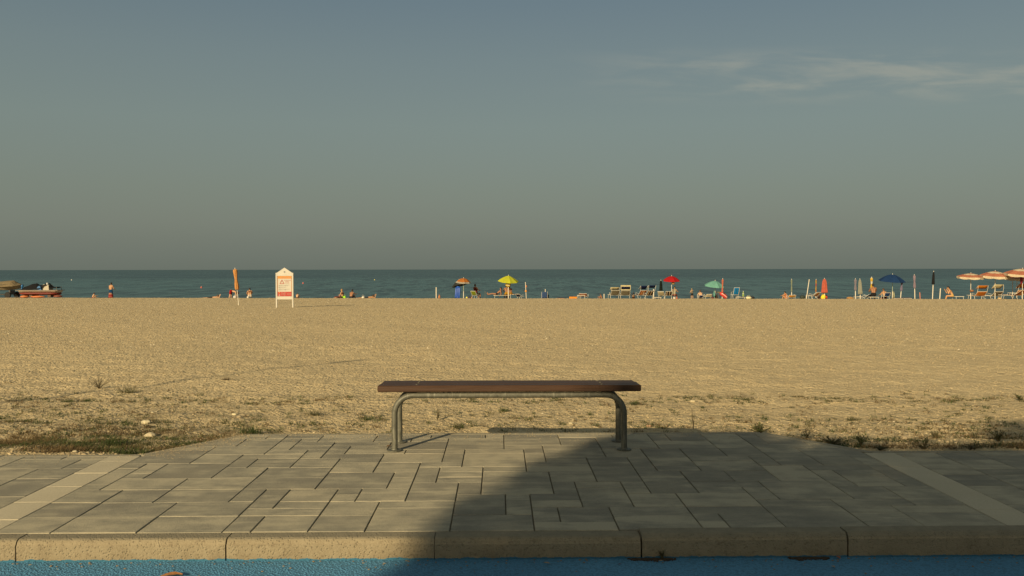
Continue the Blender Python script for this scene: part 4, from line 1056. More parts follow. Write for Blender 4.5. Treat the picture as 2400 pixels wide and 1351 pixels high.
    for kind, col in wear:
        m = MB(); mat = cloth(col)
        if kind in ('shorts', 'brief'):
            fr = .62 if kind == 'shorts' else .10
            for sx, (h0, kn, an) in zip((-1, 1), joints):
                capsule(m, hip+Vector((sx*.078, 0, -.01)), hip+upc*.09+Vector((sx*.068, 0, 0)), .108, .100)
                capsule(m, h0, h0.lerp(kn, fr), .105, .098 if kind == 'shorts' else .092)
        elif kind == 'top':
            for sx in (-1, 1): capsule(m, chest+Vector((sx*.02, 0, 0))-up*.02, chest+Vector((sx*.095, 0, 0))-up*.02, .108, .104)
        elif kind == 'shirt':
            for sx in (-1, 1):
                capsule(m, hip+Vector((sx*.075, 0, .05)), waist+Vector((sx*.06, 0, 0)), .108, .102); capsule(m, waist+Vector((sx*.06, 0, 0)), chest+Vector((sx*.085, 0, 0)), .102, .110)
                capsule(m, chest+Vector((sx*.085, 0, 0)), neck+Vector((sx*.12, 0, 0))-up*.04, .108, .070)
        elif kind == 'hat':
            m.ell(head+hd*.075-fw*.01, (.095, .105, .075), 14, 8, rot=rot); m.lathe([(.175, -.012), (.175, .0), (.09, .03), (.05, .035)], 18, head+hd*.05, tilt=rot)
        elif kind == 'legs_towel':
            for h0, kn, an in joints: capsule(m, h0, kn, .112, .082); capsule(m, kn, an, .082, .07)
        m.v = [tuple(Vector(v)*k) for v in m.v]
        fuse(m, {'shorts': 'shorts', 'brief': 'swimsuit', 'top': 'swimsuit_top', 'shirt': 'shirt', 'hat': 'hat', 'legs_towel': 'towel'}[kind], mat, t, .016, 2)
    return t

# ---- boats at the left
def hull(m, L_, hw, z0, z1, mi=0, bow=.35, stern=.12, flare=1.25, n=14):
    rows = []
    for i in range(n+1):
        u_ = i/n; x = -L_/2+L_*u_
        e = min(1, (u_/bow)**.55 if u_ < bow else 1)*min(1, ((1-u_)/stern)**.4 if u_ > 1-stern else 1); e = max(e, .04)
        rise = (z1-z0)*.55*max(0, 1-u_/bow)**1.6+(z1-z0)*.35*max(0, (u_-1+stern)/stern)**2
        rows.append([(x-.25*(1-e)*(u_ < .5)*0, hw*e*k*(flare if abs(k) == 1 else 1), z0+rise+(z1-z0-rise)*h) for k, h in ((-1, 1), (-.92, .55), (-.6, .12), (0, 0), (.6, .12), (.92, .55), (1, 1))])
    b = len(m.v); 
    for r in rows: m.v += r
    for i in range(n):
        for j in range(6): m.f.append((b+i*7+j, b+(i+1)*7+j, b+(i+1)*7+j+1, b+i*7+j+1)); m.m.append(mi)
    for i in range(n): m.f.append((b+i*7, b+i*7+6, b+(i+1)*7+6, b+(i+1)*7)); m.m.append(mi)
    m.f.append(tuple(b+j for j in range(7))); m.m.append(mi); m.f.append(tuple(b+n*7+j for j in range(6, -1, -1))); m.m.append(mi)
def drape(m, pts, hw, mi=0, jag=.04, seed=1):
    """tarp over a ridge line: pts (x, z)"""
    g = random.Random(seed); rows = []
    for x, z, w, ze in pts: rows.append([(x+g.uniform(-jag, jag), w*hw*k, z+(ze-z)*abs(k)**1.5+g.uniform(-jag, jag)*.6) for k in (-1, -.72, -.4, 0, .4, .72, 1)])
    m.sheet(rows, .02, mi)
MB_GREY = plain((.20, .17, .12), .8, .2, 5, nm='boat_paint'); TAN = cloth((.26, .20, .115)); BLACKT = cloth((.016, .016, .018)); BLUEP = plain((.01, .10, .26), .45, .1, nm='blue_plastic'); WHULL = plain((.42, .36, .28), .5, .15, 6, nm='hull_white'); RHULL = plain((.17, .022, .012), .55, .2, 6, nm='hull_red')
RUB = plain((.012, .011, .010), .8, .2, nm='rubber')
p = on_beach(20, 1.5); s = scale_at(p)
b1 = thing('boat', 'boat under a tan tarpaulin on a trailer at the left edge of the photo', 'boat', p)
x1 = (52-20)*s; ztop = top_z(20, 659, p); zk = top_z(20, 681, p)
m = MB(); L1 = 5.2; hull(m, L1, .85, zk, zk+.62, bow=.15, stern=.35); bo = m.build('hull', MB_GREY, b1, True, (x1-L1/2, 0, 0)); sharp(bo, 35)
m = MB(); drape(m, [(-L1+x1, ztop-.25, .9, zk+.5), (-3.0, ztop-.05, 1.0, zk+.45), (-1.6, ztop-.02, 1.0, zk+.42), (-.9, ztop-.1, 1.0, zk+.45), (-.1, ztop, 1.0, zk+.38), (.55, ztop+.02, 1.0, zk+.42), (.95, ztop-.2, .95, zk+.40), (x1-.05, zk+.62, .45, zk+.52)], 1.05, seed=4); m.build('tarpaulin', TAN, b1)
m = MB()
for sy in (-.45, .45): m.tube([(-4.2, sy, .34), (.5, sy, .34)], .045, 6)
for x in (-3.2, -1.2, .35): m.tube([(x, -.75, .34), (x, .75, .34)], .04, 6); m.box((x, 0, (.34+zk)/2), (.12, .9, zk-.3))
tr_ = m.build('trailer_frame', plain((.05, .045, .04), .6, .2, nm='trailer_steel'), b1)
for x, sy in ((.38, -.82), (.38, .82)):
    wm = MB(); wm.lathe([(.17, -.09), (.29, -.085), (.31, -.05), (.31, .05), (.29, .085), (.17, .09)], 18, tilt=Matrix.Rotation(R(90), 3, 'X'))
    wo = wm.build('wheel', RUB, b1, loc=(x, sy, .28)); sharp(wo)
    MB().lathe([(.17, -.06), (.17, .06), (.06, .08)], 12, tilt=Matrix.Rotation(R(90), 3, 'X')).build('rim', M_STEEL, wo)
p = on_beach(95, 1.2); s = scale_at(p); zz_ = lambda py: top_z(95, py, p)
b2 = thing('boat', 'white and red beach boat with black tarpaulin and blue seat near the left edge', 'boat', p)
L2 = 97*s; m = MB(); hull(m, L2, .72, zz_(692), zz_(687.0), bow=.20, stern=.10, flare=1.02); m.build('lower_hull', RHULL, b2, True)
m = MB(); hull(m, L2*1.03, .80, zz_(687.0)-.005, zz_(681), bow=.10, stern=.05, flare=1.08); sharp(m.build('upper_hull', WHULL, b2, True), 30)
m = MB(); m.bbox((0, 0, zz_(680.6)), (L2*1.0, 1.55, .05), .015); m.build('gunwale', plain((.22, .19, .15), .5), b2)
Xp = lambda q: (q-95)*s
m = MB(); drape(m, [(Xp(52), zz_(679), .5, zz_(680)), (Xp(60), zz_(673), .9, zz_(680)), (Xp(70), zz_(670), 1, zz_(679)), (Xp(78), zz_(665.5), 1, zz_(678)), (Xp(88), zz_(665), 1, zz_(677.5)), (Xp(94), zz_(668.5), 1, zz_(678)), (Xp(101), zz_(668.5), .95, zz_(677)), (Xp(108), zz_(664.5), .8, zz_(671)), (Xp(115), zz_(664.3), .7, zz_(668))], .72, seed=9); m.build('tarpaulin', BLACKT, b2)
m = MB(); drape(m, [(Xp(119), zz_(668), .6, zz_(673)), (Xp(124), zz_(672.5), .7, zz_(675)), (Xp(131), zz_(673.5), .7, zz_(675.5)), (Xp(138.5), zz_(672.5), .6, zz_(673.5))], .7, seed=10); m.build('stern_cover', BLACKT, b2)
for sy in (-.5, .5): MB().tube([(Xp(138), sy, zz_(681)), (Xp(138), sy, zz_(672.5))], .02, 6).build('stern_post', M_STEEL, b2)
m = MB(); m.prism([(Xp(104), zz_(681)), (Xp(104), zz_(671)), (Xp(107), zz_(667)), (Xp(118.5), zz_(668)), (Xp(119.5), zz_(681))], -.42, .42); m.build('console', plain((.36, .32, .24), .5, .12), b2)
m = MB(); m.bbox((Xp(115.2), -.3, zz_(666.3)), (.09, .25, .26), .02); m.build('windscreen_frame', plain((.75, .74, .70), .3), b2)
m = MB(); m.prism([(Xp(95.5), zz_(681)), (Xp(94.5), zz_(675)), (Xp(97.5), zz_(670.8)), (Xp(100.5), zz_(670.2)), (Xp(102.5), zz_(673)), (Xp(104.5), zz_(681))], -.62, -.15); m.build('seat', BLUEP, b2)
m = MB(); m.ell((Xp(57), -.3, zz_(671)), (.12, .12, .17), 10, 8); m.tube([(Xp(57), -.3, zz_(673)), (Xp(55), -.3, zz_(680))], .07, 8); m.build('motor', BLUEP, b2, True)
for x in (Xp(62), Xp(80), Xp(122)): MB().box((x, 0, zz_(694)), (.3, 1.2, .22)).build('chock', plain((.10, .06, .035), .8), b2)
def board(label, pa, pb, col, off, ptop, pbot, name='paddle_board'):
    p = on_beach((pa+pb)/2, off); s = scale_at(p); w = (pb-pa)*s; z0, z1 = top_z((pa+pb)/2, pbot, p), top_z((pa+pb)/2, ptop, p)
    t = thing(name, label, 'board', p); m = MB(); pr = []
    m.ell((0, 0, (z0+z1)/2), (w/2, .36, (z1-z0)/2), 22, 8); m.v = [(v[0], v[1], max(z0*.5+(z1-(z1-z0)*1.25)*.5, v[2])) for v in m.v]
    m.build('deck', plain(col, .5, .12, nm='board'), t, True); f = MB(); f.prism([(-w*.46, z0-.06), (-w*.40, z0+.02), (-w*.34, z0+.02)], -.01, .01); f.build('fin', RUB, t)
    r = MB(); r.bbox((w*.05, 0, z1-.01), (w*.34, .4, .02), .006); r.build('grip_pad', plain(tuple(c*.75 for c in col), .8), t)
board('bright orange board lying under the bow of the red and white boat', 48, 68, (.50, .16, .045), -.3, 693.2, 698.5)
board('orange board lying under the middle of the red and white boat', 72, 106, (.50, .15, .045), -.25, 693.5, 698.5)
board('dull red board lying under the stern of the red and white boat', 126, 146, (.20, .06, .035), 1.0, 692, 697.5)

# ---- left people and things
person('small seated child with dark red cap and bare back near the boats', 217, 3.2, 'sit_ground', R(-50), SKIN3, HAIRD, [('brief', (.3, .05, .04)), ('hat', (.10, .012, .03))], .62)
mn = person('man standing with bare back wrapped in a red striped towel', 260, 5.6, 'stand', R(-14), SKIN1, HAIRD, [('shorts', (.012, .06, .15))], 1.02)
m = MB(); m.lathe([(.235, .22), (.225, .45), (.19, .72), (.175, .92), (.178, .95)], 22, mis=[0, 1, 0, 2]); 
m = MB()
prf = [(.25-.085*(i/12), .22+.68*i/12) for i in range(13)]; m.lathe(prf, 26, fold=9, amp=.025, mis=[0, 0, 1, 0, 0, 1, 0, 2, 1, 3, 3, 3]); m.v = [(v[0]*1.05, v[1]*.86, v[2]) for v in m.v]
m.build('towel', [cloth((.26, .012, .014)), cloth((.42, .14, .12)), cloth((.42, .34, .16)), cloth((.012, .055, .13))], mn, True)
person('sunbather lying on the gravel at left with only head and shoulder showing', 494, 4.4, 'prone', R(-62), SKIN3, HAIRB, [('shorts', (.05, .03, .03))], 1.0)
person('man in red shorts bending over behind the closed orange parasol', 541, 4.6, 'bend', R(-78), SKIN3, HAIRB, [('shorts', (.36, .008, .008))], 1.0)
person('dark haired woman crouching in a white bikini with her back turned', 586, 2.6, 'crouch', R(22), SKIN1, HAIRD, [('brief', (.62, .56, .46)), ('top', (.16, .06, .03))], 1.0)
lump('beach_bag', 'white and dark bag on the gravel under the bending man', 'bag', 551, 9, 692.5, (.45, .42, .38), 2.6, 3)
lump('sandal', 'white shoe beside the crouching woman', 'shoe', 581, 5, 694.5, (.55, .52, .46), 1.2, 5)
cp_ = at_depth(559.5, 718, 46.5); cp_ = Vector((cp_.x, 46.5, float(zb(cp_.x, 46.5)))); cp_ = Vector((cp_.x, cp_.y, cp_.z))
def near_at(px, py):
    p = on_ground(px, py); return p
cp_ = near_at(559.5, 716)
closed_parasol('tall closed orange tan parasol standing leaning in front of the crest, left of the sign', 559.5, 630.5, 679.5, 9.0, (.62, .30, .10), cp_, px_top=551.5, fat_low=False, stand=.14, pole=plain((.62, .58, .5), .45))
person('bather reclining just behind the right post of the sign', 696, 3.2, 'sit_ground', R(-10), SKIN3, HAIRB, [('brief', (.1, .03, .03))], .62)
person('woman with pinned up blonde hair sitting on a red towel, right of the sign', 803.5, 3.0, 'sit_up', R(70), SKIN1, HAIRL, [('brief', (.25, .55, .02)), ('top', (.12, .05, .03))], 1.0)
cot('dark red towel spread on the gravel left of the blonde woman', 793, 15, 695.5, (.16, .03, .03), 2.6, name='beach_towel', group=None, frame=plain((.16, .03, .03), .9))
person('tanned man sitting hunched with his back turned, right of the blonde woman', 822.5, 3.4, 'sit_ground', R(-24), SKIN2, HAIRD, [('shorts', (.03, .03, .04))], 1.0)
lump('beach_bag', 'neon green bag between the two seated bathers right of the sign', 'bag', 808, 7, 694, (.30, .62, .02), 1.6, 6)
lump('beach_bag', 'white bundle beside the lying bather right of the hunched man', 'bag', 851, 8, 694.5, (.58, .54, .45), 1.6, 7)
person('bather lying beside the white bundle with only the dark head showing', 859, 4.0, 'prone', R(-62), SKIN1, HAIRD, [('shorts', (.05, .05, .06))], 1.0)
# buoys
def buoy(label, px, py, d, col):
    v = ray(px, py); t_ = (SEA_Z-CAM_Z)/v[2]; q = Vector((v[0]*t_, v[1]*t_, SEA_Z)); r = d*q.y/F_PX*.5
    t = thing('buoy', label, 'buoy', q, 0, 'buoys floating offshore'); m = MB(); m.ell((0, 0, r*.5), (r, r, r), 12, 8); m.build('float', plain(col, .5, .1), t, True)
    MB().tube([(0, 0, r*1.3), (0, 0, r*1.9)], r*.15, 6).build('top_ring', M_PLASTIC, t)
buoy('white buoy floating offshore above the red and white boat', 168, 657.5, 2.6, (.6, .58, .5)); buoy('red buoy floating offshore left of the closed orange parasol', 472, 675.5, 4.6, (.45, .09, .06))
buoy('red buoy floating offshore just right of the sign', 710.5, 665.5, 4.2, (.42, .09, .08)); buoy('tiny yellow buoy floating offshore, right of the sign', 878, 657, 2.4, (.6, .5, .1))

# ---- middle
post('white parasol post left of the grey and orange parasols', 1022.5, 674.5, 2.3, 1.2)
lump('beach_bag', 'orange brown bag at the foot of the leftmost white post', 'bag', 1029.5, 5, 692.5, (.36, .14, .05), 1.0, 11)
open_parasol('dark grey tilted parasol partly behind the orange one', 1076, 654.5, 41, 12, [(.035, .038, .036)], 2.6, (R(-8), R(-16)), pole=RUB, rz=.1)
open_parasol('round orange parasol with grey white rim and pale green pole', 1086.5, 651, 37, 10, [(.44, .155, .03), (.36, .33, .27)], .6, (R(8), R(3)), rings=[0, 0, 0, 0, 0, 1], pole=plain((.30, .34, .24), .5), dome=1.0, fringe=0)
p = on_beach(1071.5, 1.6); s = scale_at(p); mt = thing('air_mattress', 'blue inflated air mattress standing on end under the grey parasol', 'air mattress', p, R(12), None, (R(-4), R(6)))
m = MB()
for k in range(4): m.tube([(-.17+.115*k, 0, .02), (-.17+.115*k, .0, .1), (-.17+.115*k, .05, .9), (-.14+.10*k, .06, 1.02), (-.13+.09*k, .06, 1.06)], [.045, .062, .062, .05, .02], 12)
m.build('air_tubes', plain((.012, .07, .36), .35, .08), mt, True)
m = MB(); m.ell((.03, .05, 1.04), (.16, .06, .07), 14, 8); m.build('pillow', plain((.015, .085, .42), .35, .08), mt, True); m = MB(); m.lathe([(.015, 0), (.015, .03)], 8, (.0, -.07, .1)); m.build('valve', M_WHITE, mt)
lump('beach_ball', 'small yellow ball between the orange parasol and the green chair', 'ball', 1094, 4.5, 696, (.62, .55, .08), .8, 12)
lump('beach_bag', 'dark purple bag beside the small yellow ball', 'bag', 1100.5, 7, 695.2, (.035, .02, .05), .9, 13)
lump('beach_bag', 'little tan bag against the green chair', 'bag', 1105.5, 4, 696, (.33, .17, .08), .7, 14)
lounger('olive green beach chair with a dark haired man in it, right of the orange parasol', 1113, 12, 682.5, [(.20, .24, .015)], 1.2, R(-24), seat_len=.5, recl=.28, name='beach_chair')
person('dark haired man in a red shirt sitting in the olive green chair', 1115.5, 2.0, 'sit_chair', R(-40), SKIN2, HAIRD, [('shirt', (.15, .02, .02)), ('shorts', (.03, .04, .04))], 1.0)
post('thin grey stick right of the olive green chair', 1137, 683, 1.0, 1.0, mat=M_STEEL)
open_parasol('lime yellow parasol with white tip over the tanned pair', 1192, 645, 50, 13, [(.50, .52, .035), (.40, .44, .03)], 1.0, (R(10), R(4)), rings=None, dome=.35, fringe=.03, pole=M_ALU)
def hanging_bag(label, px, ptop, pbot, pw, col, col2, off, name='hanging_bag'):
    p = on_beach(px, off); s = scale_at(p); z1, z0 = top_z(px, ptop, p), top_z(px, pbot, p); w = pw*s
    t = thing(name, label, 'bag', p+Vector((0, 0, z0))); H = z1-z0; m = MB(); m.ell((0, 0, H*.45), (w*.5, .12, H*.52), 16, 10)
    m.v = [tuple(Vector(v)*(1+.16*mnoise.noise(Vector(v)*5))) for v in m.v]; m.build('body', cloth(col), t, True)
    h = MB(); h.tube([(-w*.3, 0, H*.85), (-w*.1, 0, H*1.12), (w*.1, 0, H*1.12), (w*.3, 0, H*.85)], .014, 5); h.build('handle', cloth(col2), t)
    q = MB(); q.bbox((.0, -.11, H*.42), (w*.6, .05, H*.45), .02); q.build('front_pocket', cloth(col2), t); return t
hanging_bag('yellow and white bag hanging on the pole of the lime parasol', 1191, 661.5, 672.5, 13, (.66, .44, .06), (.74, .62, .32), .75)
post('white post in front of the tanned pair under the lime parasol', 1191.5, 674.5, 2.0, .4)
cot('long white framed bed with a bather lying on it under the lime parasol', 1176, 38, 692, (.20, .12, .05), 1.7)
q_ = on_beach(1164, 1.7); person('bather with bent knees lying on the white framed bed', 1164, 1.7, 'recline', R(82), SKIN2, HAIRD, [('brief', (.03, .02, .02))], .95, zadd=top_z(1176, 692, q_)-.02)
person('broad tanned man sitting with his back turned under the lime parasol', 1188, 1.9, 'sit_low', R(10), SKIN2, HAIRD, [('shorts', (.45, .24, .02))], 1.0, zadd=.05)
person('tanned woman leaning close beside the broad man under the lime parasol', 1197.5, 2.2, 'sit_low', R(40), SKIN2, HAIRB, [('brief', (.4, .2, .02)), ('top', (.2, .05, .03))], .96, zadd=.05)
cot('orange yellow towel covered bed right of the tanned pair', 1207, 24, 690, (.58, .27, .02), 1.9, frame=M_ALU)
lounger('navy beach chair back leaning behind the orange towel bed', 1218, 11, 689.5, [(.010, .014, .04)], 1.0, R(-30), seat_len=.5, recl=.3, name='beach_chair')
wsk = post('slim pale pole hung with orange floats, right of the lime parasol', 1233.5, 662.5, 1.5, .9, px_top=1231.5)
m = MB(); m.ell((0, 0, .66), (.10, .10, .10), 12, 8); m.build('lower_float', plain((.55, .24, .05), .5), wsk, True); m = MB(); m.ell((.05, 0, 1.08), (.07, .05, .10), 10, 8); m.build('upper_float', plain((.42, .13, .04), .5), wsk, True)
post('short white post behind the blue folding panel', 1278, 679, 1.6, 1.6)
p = on_beach(1277, .9); s = scale_at(p); wb = thing('windbreak', 'blue folding cloth windbreak standing alone in the middle', 'windbreak', p, 0)
m = MB(); m.sheet([[(-.27+.5*j/6, .10*j/6, .02+.50*i/4+(.06*math.sin(j/6*3.1)) *(i/4)) for j in range(7)] for i in range(5)], .012); m.build('panel', cloth((.045, .085, .20)), wb, True)
m = MB(); m.sheet([[(.235+.14*j/4, .1+.4*j/4, .02+.50*(i/4)*(1-.55*j/4)) for j in range(5)] for i in range(5)], .012); m.build('side_panel', cloth((.010, .014, .035)), wb, True)
m = MB(); m.tube([(-.28, 0, -.1), (-.28, 0, .58)], .012, 6); m.tube([(.235, .1, -.1), (.235, .1, .6)], .012, 6); m.build('stakes', M_ALU, wb)
cot('low dull orange mat edge left of the bright orange crate', 1314.5, 16, 699.6, (.45, .14, .06), 1.0)
p = on_beach(1343, .7); cr = thing('crate', 'bright orange plastic crate on the sand', 'crate', p); s = scale_at(p); h_ = top_z(1343, 696, p)
m = MB(); w_ = 16*s
for a, b in (((-w_/2, -.2), (w_/2, -.2)), ((w_/2, -.2), (w_/2, .2)), ((w_/2, .2), (-w_/2, .2)), ((-w_/2, .2), (-w_/2, -.2))):
    for z in (.04, h_*.5, h_-.03): m.tube([(a[0], a[1], z), (b[0], b[1], z)], .028, 6)
m.build('side_rails', plain((.62, .22, .015), .5), cr); m = MB(); m.box((0, 0, .02), (w_, .4, .03)); m.build('floor', plain((.55, .18, .015), .5), cr)
m = MB()
for sx in (-1, 1):
    for sy in (-1, 1): m.box((sx*w_/2, sy*.2, h_/2), (.04, .04, h_))
m.build('corner_posts', plain((.66, .28, .03), .5), cr)
cot('white framed low bed end with dark gap below, next to the orange crate', 1362, 18, 692.2, (.55, .50, .40), .8, frame=M_WHITE)
lounger('small lounger with an orange sheet behind the white bed end', 1368, 18, 688.2, [(.42, .13, .03)], 1.9, R(-14), seat_len=.7, recl=.35)
person('reclining bather with only a dark head showing left of the cream loungers', 1411, 4.0, 'sit_ground', R(60), SKIN2, HAIRB, [('shorts', (.05, .05, .05))], .6)
post('white post left of the two cream loungers', 1415.8, 690, 2.0, .7)
CREAM = (.56, .49, .28); TAUPE = (.19, .165, .11); NAVY = (.012, .022, .085); ORG = (.56, .19, .015)
lounger('cream lounger with pale yellow sun flap, left of the pair', 1440, 19, 680.5, [TAUPE], 1.0, R(4), CREAM, (679.5, 673.5, -2), frame=M_WHITE)
lounger('taller cream lounger with navy and cream sun flap, right of the pair', 1465, 21, 681, [TAUPE], 1.0, R(-3), NAVY, (678.5, 671), frame=M_WHITE)
q_ = on_beach(1465, .8); s = scale_at(q_); fl = [o for o in C.objects if o.name.startswith('beach_lounger') and o['label'].startswith('taller cream')][0]
z1 = top_z(1465, 668.3, q_); z0 = top_z(1465, 672.2, q_); z2 = top_z(1465, 680, q_); z3 = top_z(1465, 678, q_)
m = MB(); m.bbox((0, -.62, (z0+z1)/2), (22.5*s, .05, z1-z0), .02); m.bbox((0, -.6, (z2+z3)/2), (22.5*s, .05, z3-z2), .01)
for sx in (-11*s, 11*s): m.box((sx, -.6, (z1+z2)/2), (1.3*s, .05, z1-z2))
m.build('flap_frame', cloth(CREAM), fl)
person('tanned child sitting on the sand right of the two cream loungers', 1484, 2.2, 'sit_ground', R(-15), SKIN1, HAIRB, [('brief', (.3, .12, .05))], .62)
lounger('orange striped lounger with navy sun flap, left of the striped pair', 1502, 17, 681, [(.50, .13, .03), (.62, .42, .20), (.20, .05, .02)], 1.5, R(20), NAVY, (678, 670, -1), [2, 0, 1, 0, 1, 0, 2, 0])
lounger('brown and cream striped lounger with navy sun flap, right of the striped pair', 1520.5, 17, 682, [(.035, .018, .012), (.58, .44, .26)], .9, R(16), NAVY, (675, 669, 1), [0, 1, 0, 0, 1, 0, 0, 0])
post('white post between the striped loungers and the closed black parasol', 1532, 679, 2.2, .6)
closed_parasol('closed black green parasol left of the red one', 1549, 658, 682, 7.2, (.010, .016, .012), 2.0)
cot('low white folding table before the closed black parasol', 1540.5, 16, 697.0, (.50, .46, .36), .5, name='folding_table')
lounger('plain cream lounger below the closed black parasol', 1550.5, 14, 683.5, [(.52, .45, .28)], 1.2, R(-18), seat_len=.9)
lounger('brown and cream striped chair below the red parasol', 1566, 15, 683, [(.035, .018, .012), (.58, .46, .30)], .8, R(-4), stripes=[0, 1, 0, 0, 1, 0, 0], seat_len=.8, name='beach_chair')
open_parasol('red parasol with white tip over the striped chair', 1574, 646, 40.5, 10.5, [(.42, .012, .014), (.34, .010, .012)], 1.2, (R(8), R(0)), dome=.75, fringe=.03, pole=M_ALU)
hanging_bag('cream cloth bag hanging under the red parasol', 1578, 661, 667, 7.5, (.62, .46, .22), (.55, .34, .12), 1.0)
person('seated bather in a pale patterned shirt right of the brown striped chair', 1579.5, 1.7, 'sit_low', R(-30), SKIN1, HAIRL, [('shirt', (.40, .36, .26)), ('shorts', (.32, .08, .05))], .88)
lump('beach_bag', 'white bag on the sand right of the brown striped chair', 'bag', 1580.5, 6, 697, (.58, .54, .48), .6, 21); lump('beach_bag', 'small red bag right of the white bag under the red parasol', 'bag', 1586, 5, 698.3, (.42, .08, .05), .7, 22)
# ---- right of the middle
person('small child in a cream hat standing with a dark towel', 1622, 2.4, 'stand', R(20), SKIN3, HAIRL, [('hat', (.50, .42, .22)), ('shirt', (.20, .17, .12)), ('shorts', (.02, .02, .025))], .52)
lounger('royal blue folding chair with a bather in it, left of the cream chair', 1642, 10, 692, [(.012, .035, .16)], .8, R(3), seat_len=.45, recl=.22, name='beach_chair')
person('bather leaning back in the royal blue folding chair', 1642, 1.5, 'sit_low', R(0), SKIN3, HAIRB, [('shorts', (.02, .03, .06))], .82, zadd=-.25)
lounger('cream padded armchair under the mint parasol', 1659.5, 13, 690, [(.60, .54, .38)], .8, R(4), seat_len=.5, recl=.22, frame=plain((.55, .5, .36), .6), name='beach_chair')
open_parasol('mint green parasol beside the closed coral one', 1676, 657, 49, 12.5, [(.17, .40, .33), (.13, .30, .25)], 1.8, (R(8), R(4)), dome=.6, fringe=.035)
hanging_bag('teal towel hanging low on the pole of the mint parasol', 1674, 683, 697, 5, (.12, .30, .27), (.15, .36, .32), 1.2, name='hanging_towel')
lump('beach_bag', 'dark red bag on the sand below the mint parasol', 'bag', 1670, 6, 696.5, (.12, .02, .015), 1.0, 23)
lump('beach_bag', 'black bag on the sand right of the mint parasol pole', 'bag', 1679, 6, 692, (.02, .02, .02), 1.6, 24)
closed_parasol('slim closed coral parasol in front of the mint one', 1692.5, 654.5, 689, 3.8, (.52, .16, .095), .8, px_top=1693.8, fat_low=False, pole=M_ALU)
cot('brown wooden board stand draped with a yellow towel left of the red float', 1686, 11, 685, (.56, .50, .10), 1.2, name='folding_table', frame=plain((.15, .09, .045), .7))
p = on_beach(1694.5, .7); kb = thing('inflatable_boat', 'red inflatable canoe leaning against the closed coral parasol', 'inflatable', p, 0, None)
m = MB(); a = Vector((-.18, 0, .46)); b = Vector((.26, -.05, .10)); m.tube([a-(b-a)*.18, a, a.lerp(b, .5)+Vector((.03, 0, .03)), b, b+(b-a)*.12], [.05, .15, .18, .15, .05], 14); m.build('hull', plain((.44, .035, .03), .35, .08), kb, True)
m = MB(); m.tube([a+Vector((.06, -.17, .02)), b+Vector((.02, -.17, .03))], .025, 6); m.build('white_stripe', M_WHITE, kb)
m = MB(); m.ell(a.lerp(b, .5)+Vector((.05, -.06, .13)), (.16, .10, .06), 12, 8, rot=Matrix.Rotation(R(39), 3, 'Y')); m.build('cockpit', RUB, kb, True)
lounger('bright blue two panel beach chair seen from behind', 1723.5, 13, 674.5, [(.012, .20, .46), (.02, .11, .27)], 1.2, R(5), stripes=[0, 0, 0, 1, 0, 0, 0], seat_len=.5, recl=.25, frame=M_WHITE, name='beach_chair')
cot('dark low table holding a white cloth, right of the bright blue chair', 1735, 18, 696.5, (.03, .03, .06), .8, frame=M_WHITE, name='folding_table')
p = on_beach(1731.5, .8); z_ = top_z(1731.5, 696.3, p)
t_ = lump('cloth_bundle', 'white crumpled cloth on the dark low table', 'cloth', 1731.5, 12, 699, (.58, .52, .40), .8, 25); t_.location.z += z_-.05
gb = closed_parasol('small furled lime green and white parasol standing behind the dark low table', 1742, 684.5, 695.5, 4.2, (.30, .44, .08), 1.4, two=(.6, .6, .5), stand=.3)
lump('beach_bag', 'round cream bag on the sand right of the dark low table', 'bag', 1754.5, 13, 695.5, (.56, .50, .30), .7, 26)
lump('beach_bag', 'black bag on the sand behind the round cream bag', 'bag', 1761, 15, 695, (.015, .014, .016), 1.4, 27)
person('bather half hidden behind the orange striped chair at right', 1843.5, 2.4, 'sit_ground', R(30), SKIN1, HAIRD, [('shirt', (.5, .16, .05))], .74)
lounger('low orange and yellow striped chair with furled grey parasol behind', 1855, 16.5, 692, [(.62, .28, .02), (.50, .16, .02), (.40, .28, .03)], .8, R(0), stripes=[0, 0, 1, 0, 2, 1, 2, 0], seat_len=.5, recl=.15, name='beach_chair')
closed_parasol('very slim furled grey green parasol behind the orange striped chair', 1855.5, 656, 684, 3.2, (.24, .27, .19), 1.4, fat_low=False, px_top=1855)
lump('beach_bag', 'dark green bag with white tags left of the leaning pole', 'bag', 1881, 13, 692, (.022, .032, .025), 1.0, 28)
post('white pole leaning to the right beside the dark green bag', 1890, 655.5, 1.8, .8, px_top=1896.5)
lounger('white and orange deck chair tilted beside the leaning pole', 1908, 15, 685.5, [(.56, .50, .38), (.50, .16, .04)], 1.0, R(26), stripes=[0, 0, 1, 1, 1, 0, 0], seat_len=.6, recl=.4, name='beach_chair')
cot('grey folded frame leaning left of the white and orange deck chair', 1896, 9, 692, (.28, .26, .26), 1.4, frame=M_ALU)
closed_parasol('thin furled orange and red parasol behind the white and orange deck chair', 1912, 656.5, 685, 2.6, (.44, .26, .03), 1.8, fat_low=False, two=(.46, .08, .05), px_top=1912.5)
closed_parasol('broad closed coral parasol above a yellow bag', 1932.5, 654, 687, 13.5, (.50, .12, .075), .8, px_top=1932)
lump('beach_bag', 'bright yellow bag hung beside the pole of the broad coral parasol', 'bag', 1929, 11, 691, (.66, .47, .02), .9, 29); lump('beach_bag', 'red bag just behind the bright yellow bag', 'bag', 1936.5, 6, 692, (.44, .05, .03), 1.4, 30)
lump('beach_bag', 'dark bag between the deck chair and the yellow bag', 'bag', 1919, 7, 692.5, (.06, .03, .02), 1.6, 31)
lump('basket', 'tan wicker basket left of the lavender parasol', 'basket', 1992.5, 19, 696.5, (.30, .17, .06), .9, 32)
LAV = (.23, .205, .24); GRY = (.30, .30, .24)
closed_parasol('closed lavender grey parasol, left of a greyer one', 2005, 655, 681, 5.2, LAV, .9, fat_low=False, px_top=2004.5, stand=.85)
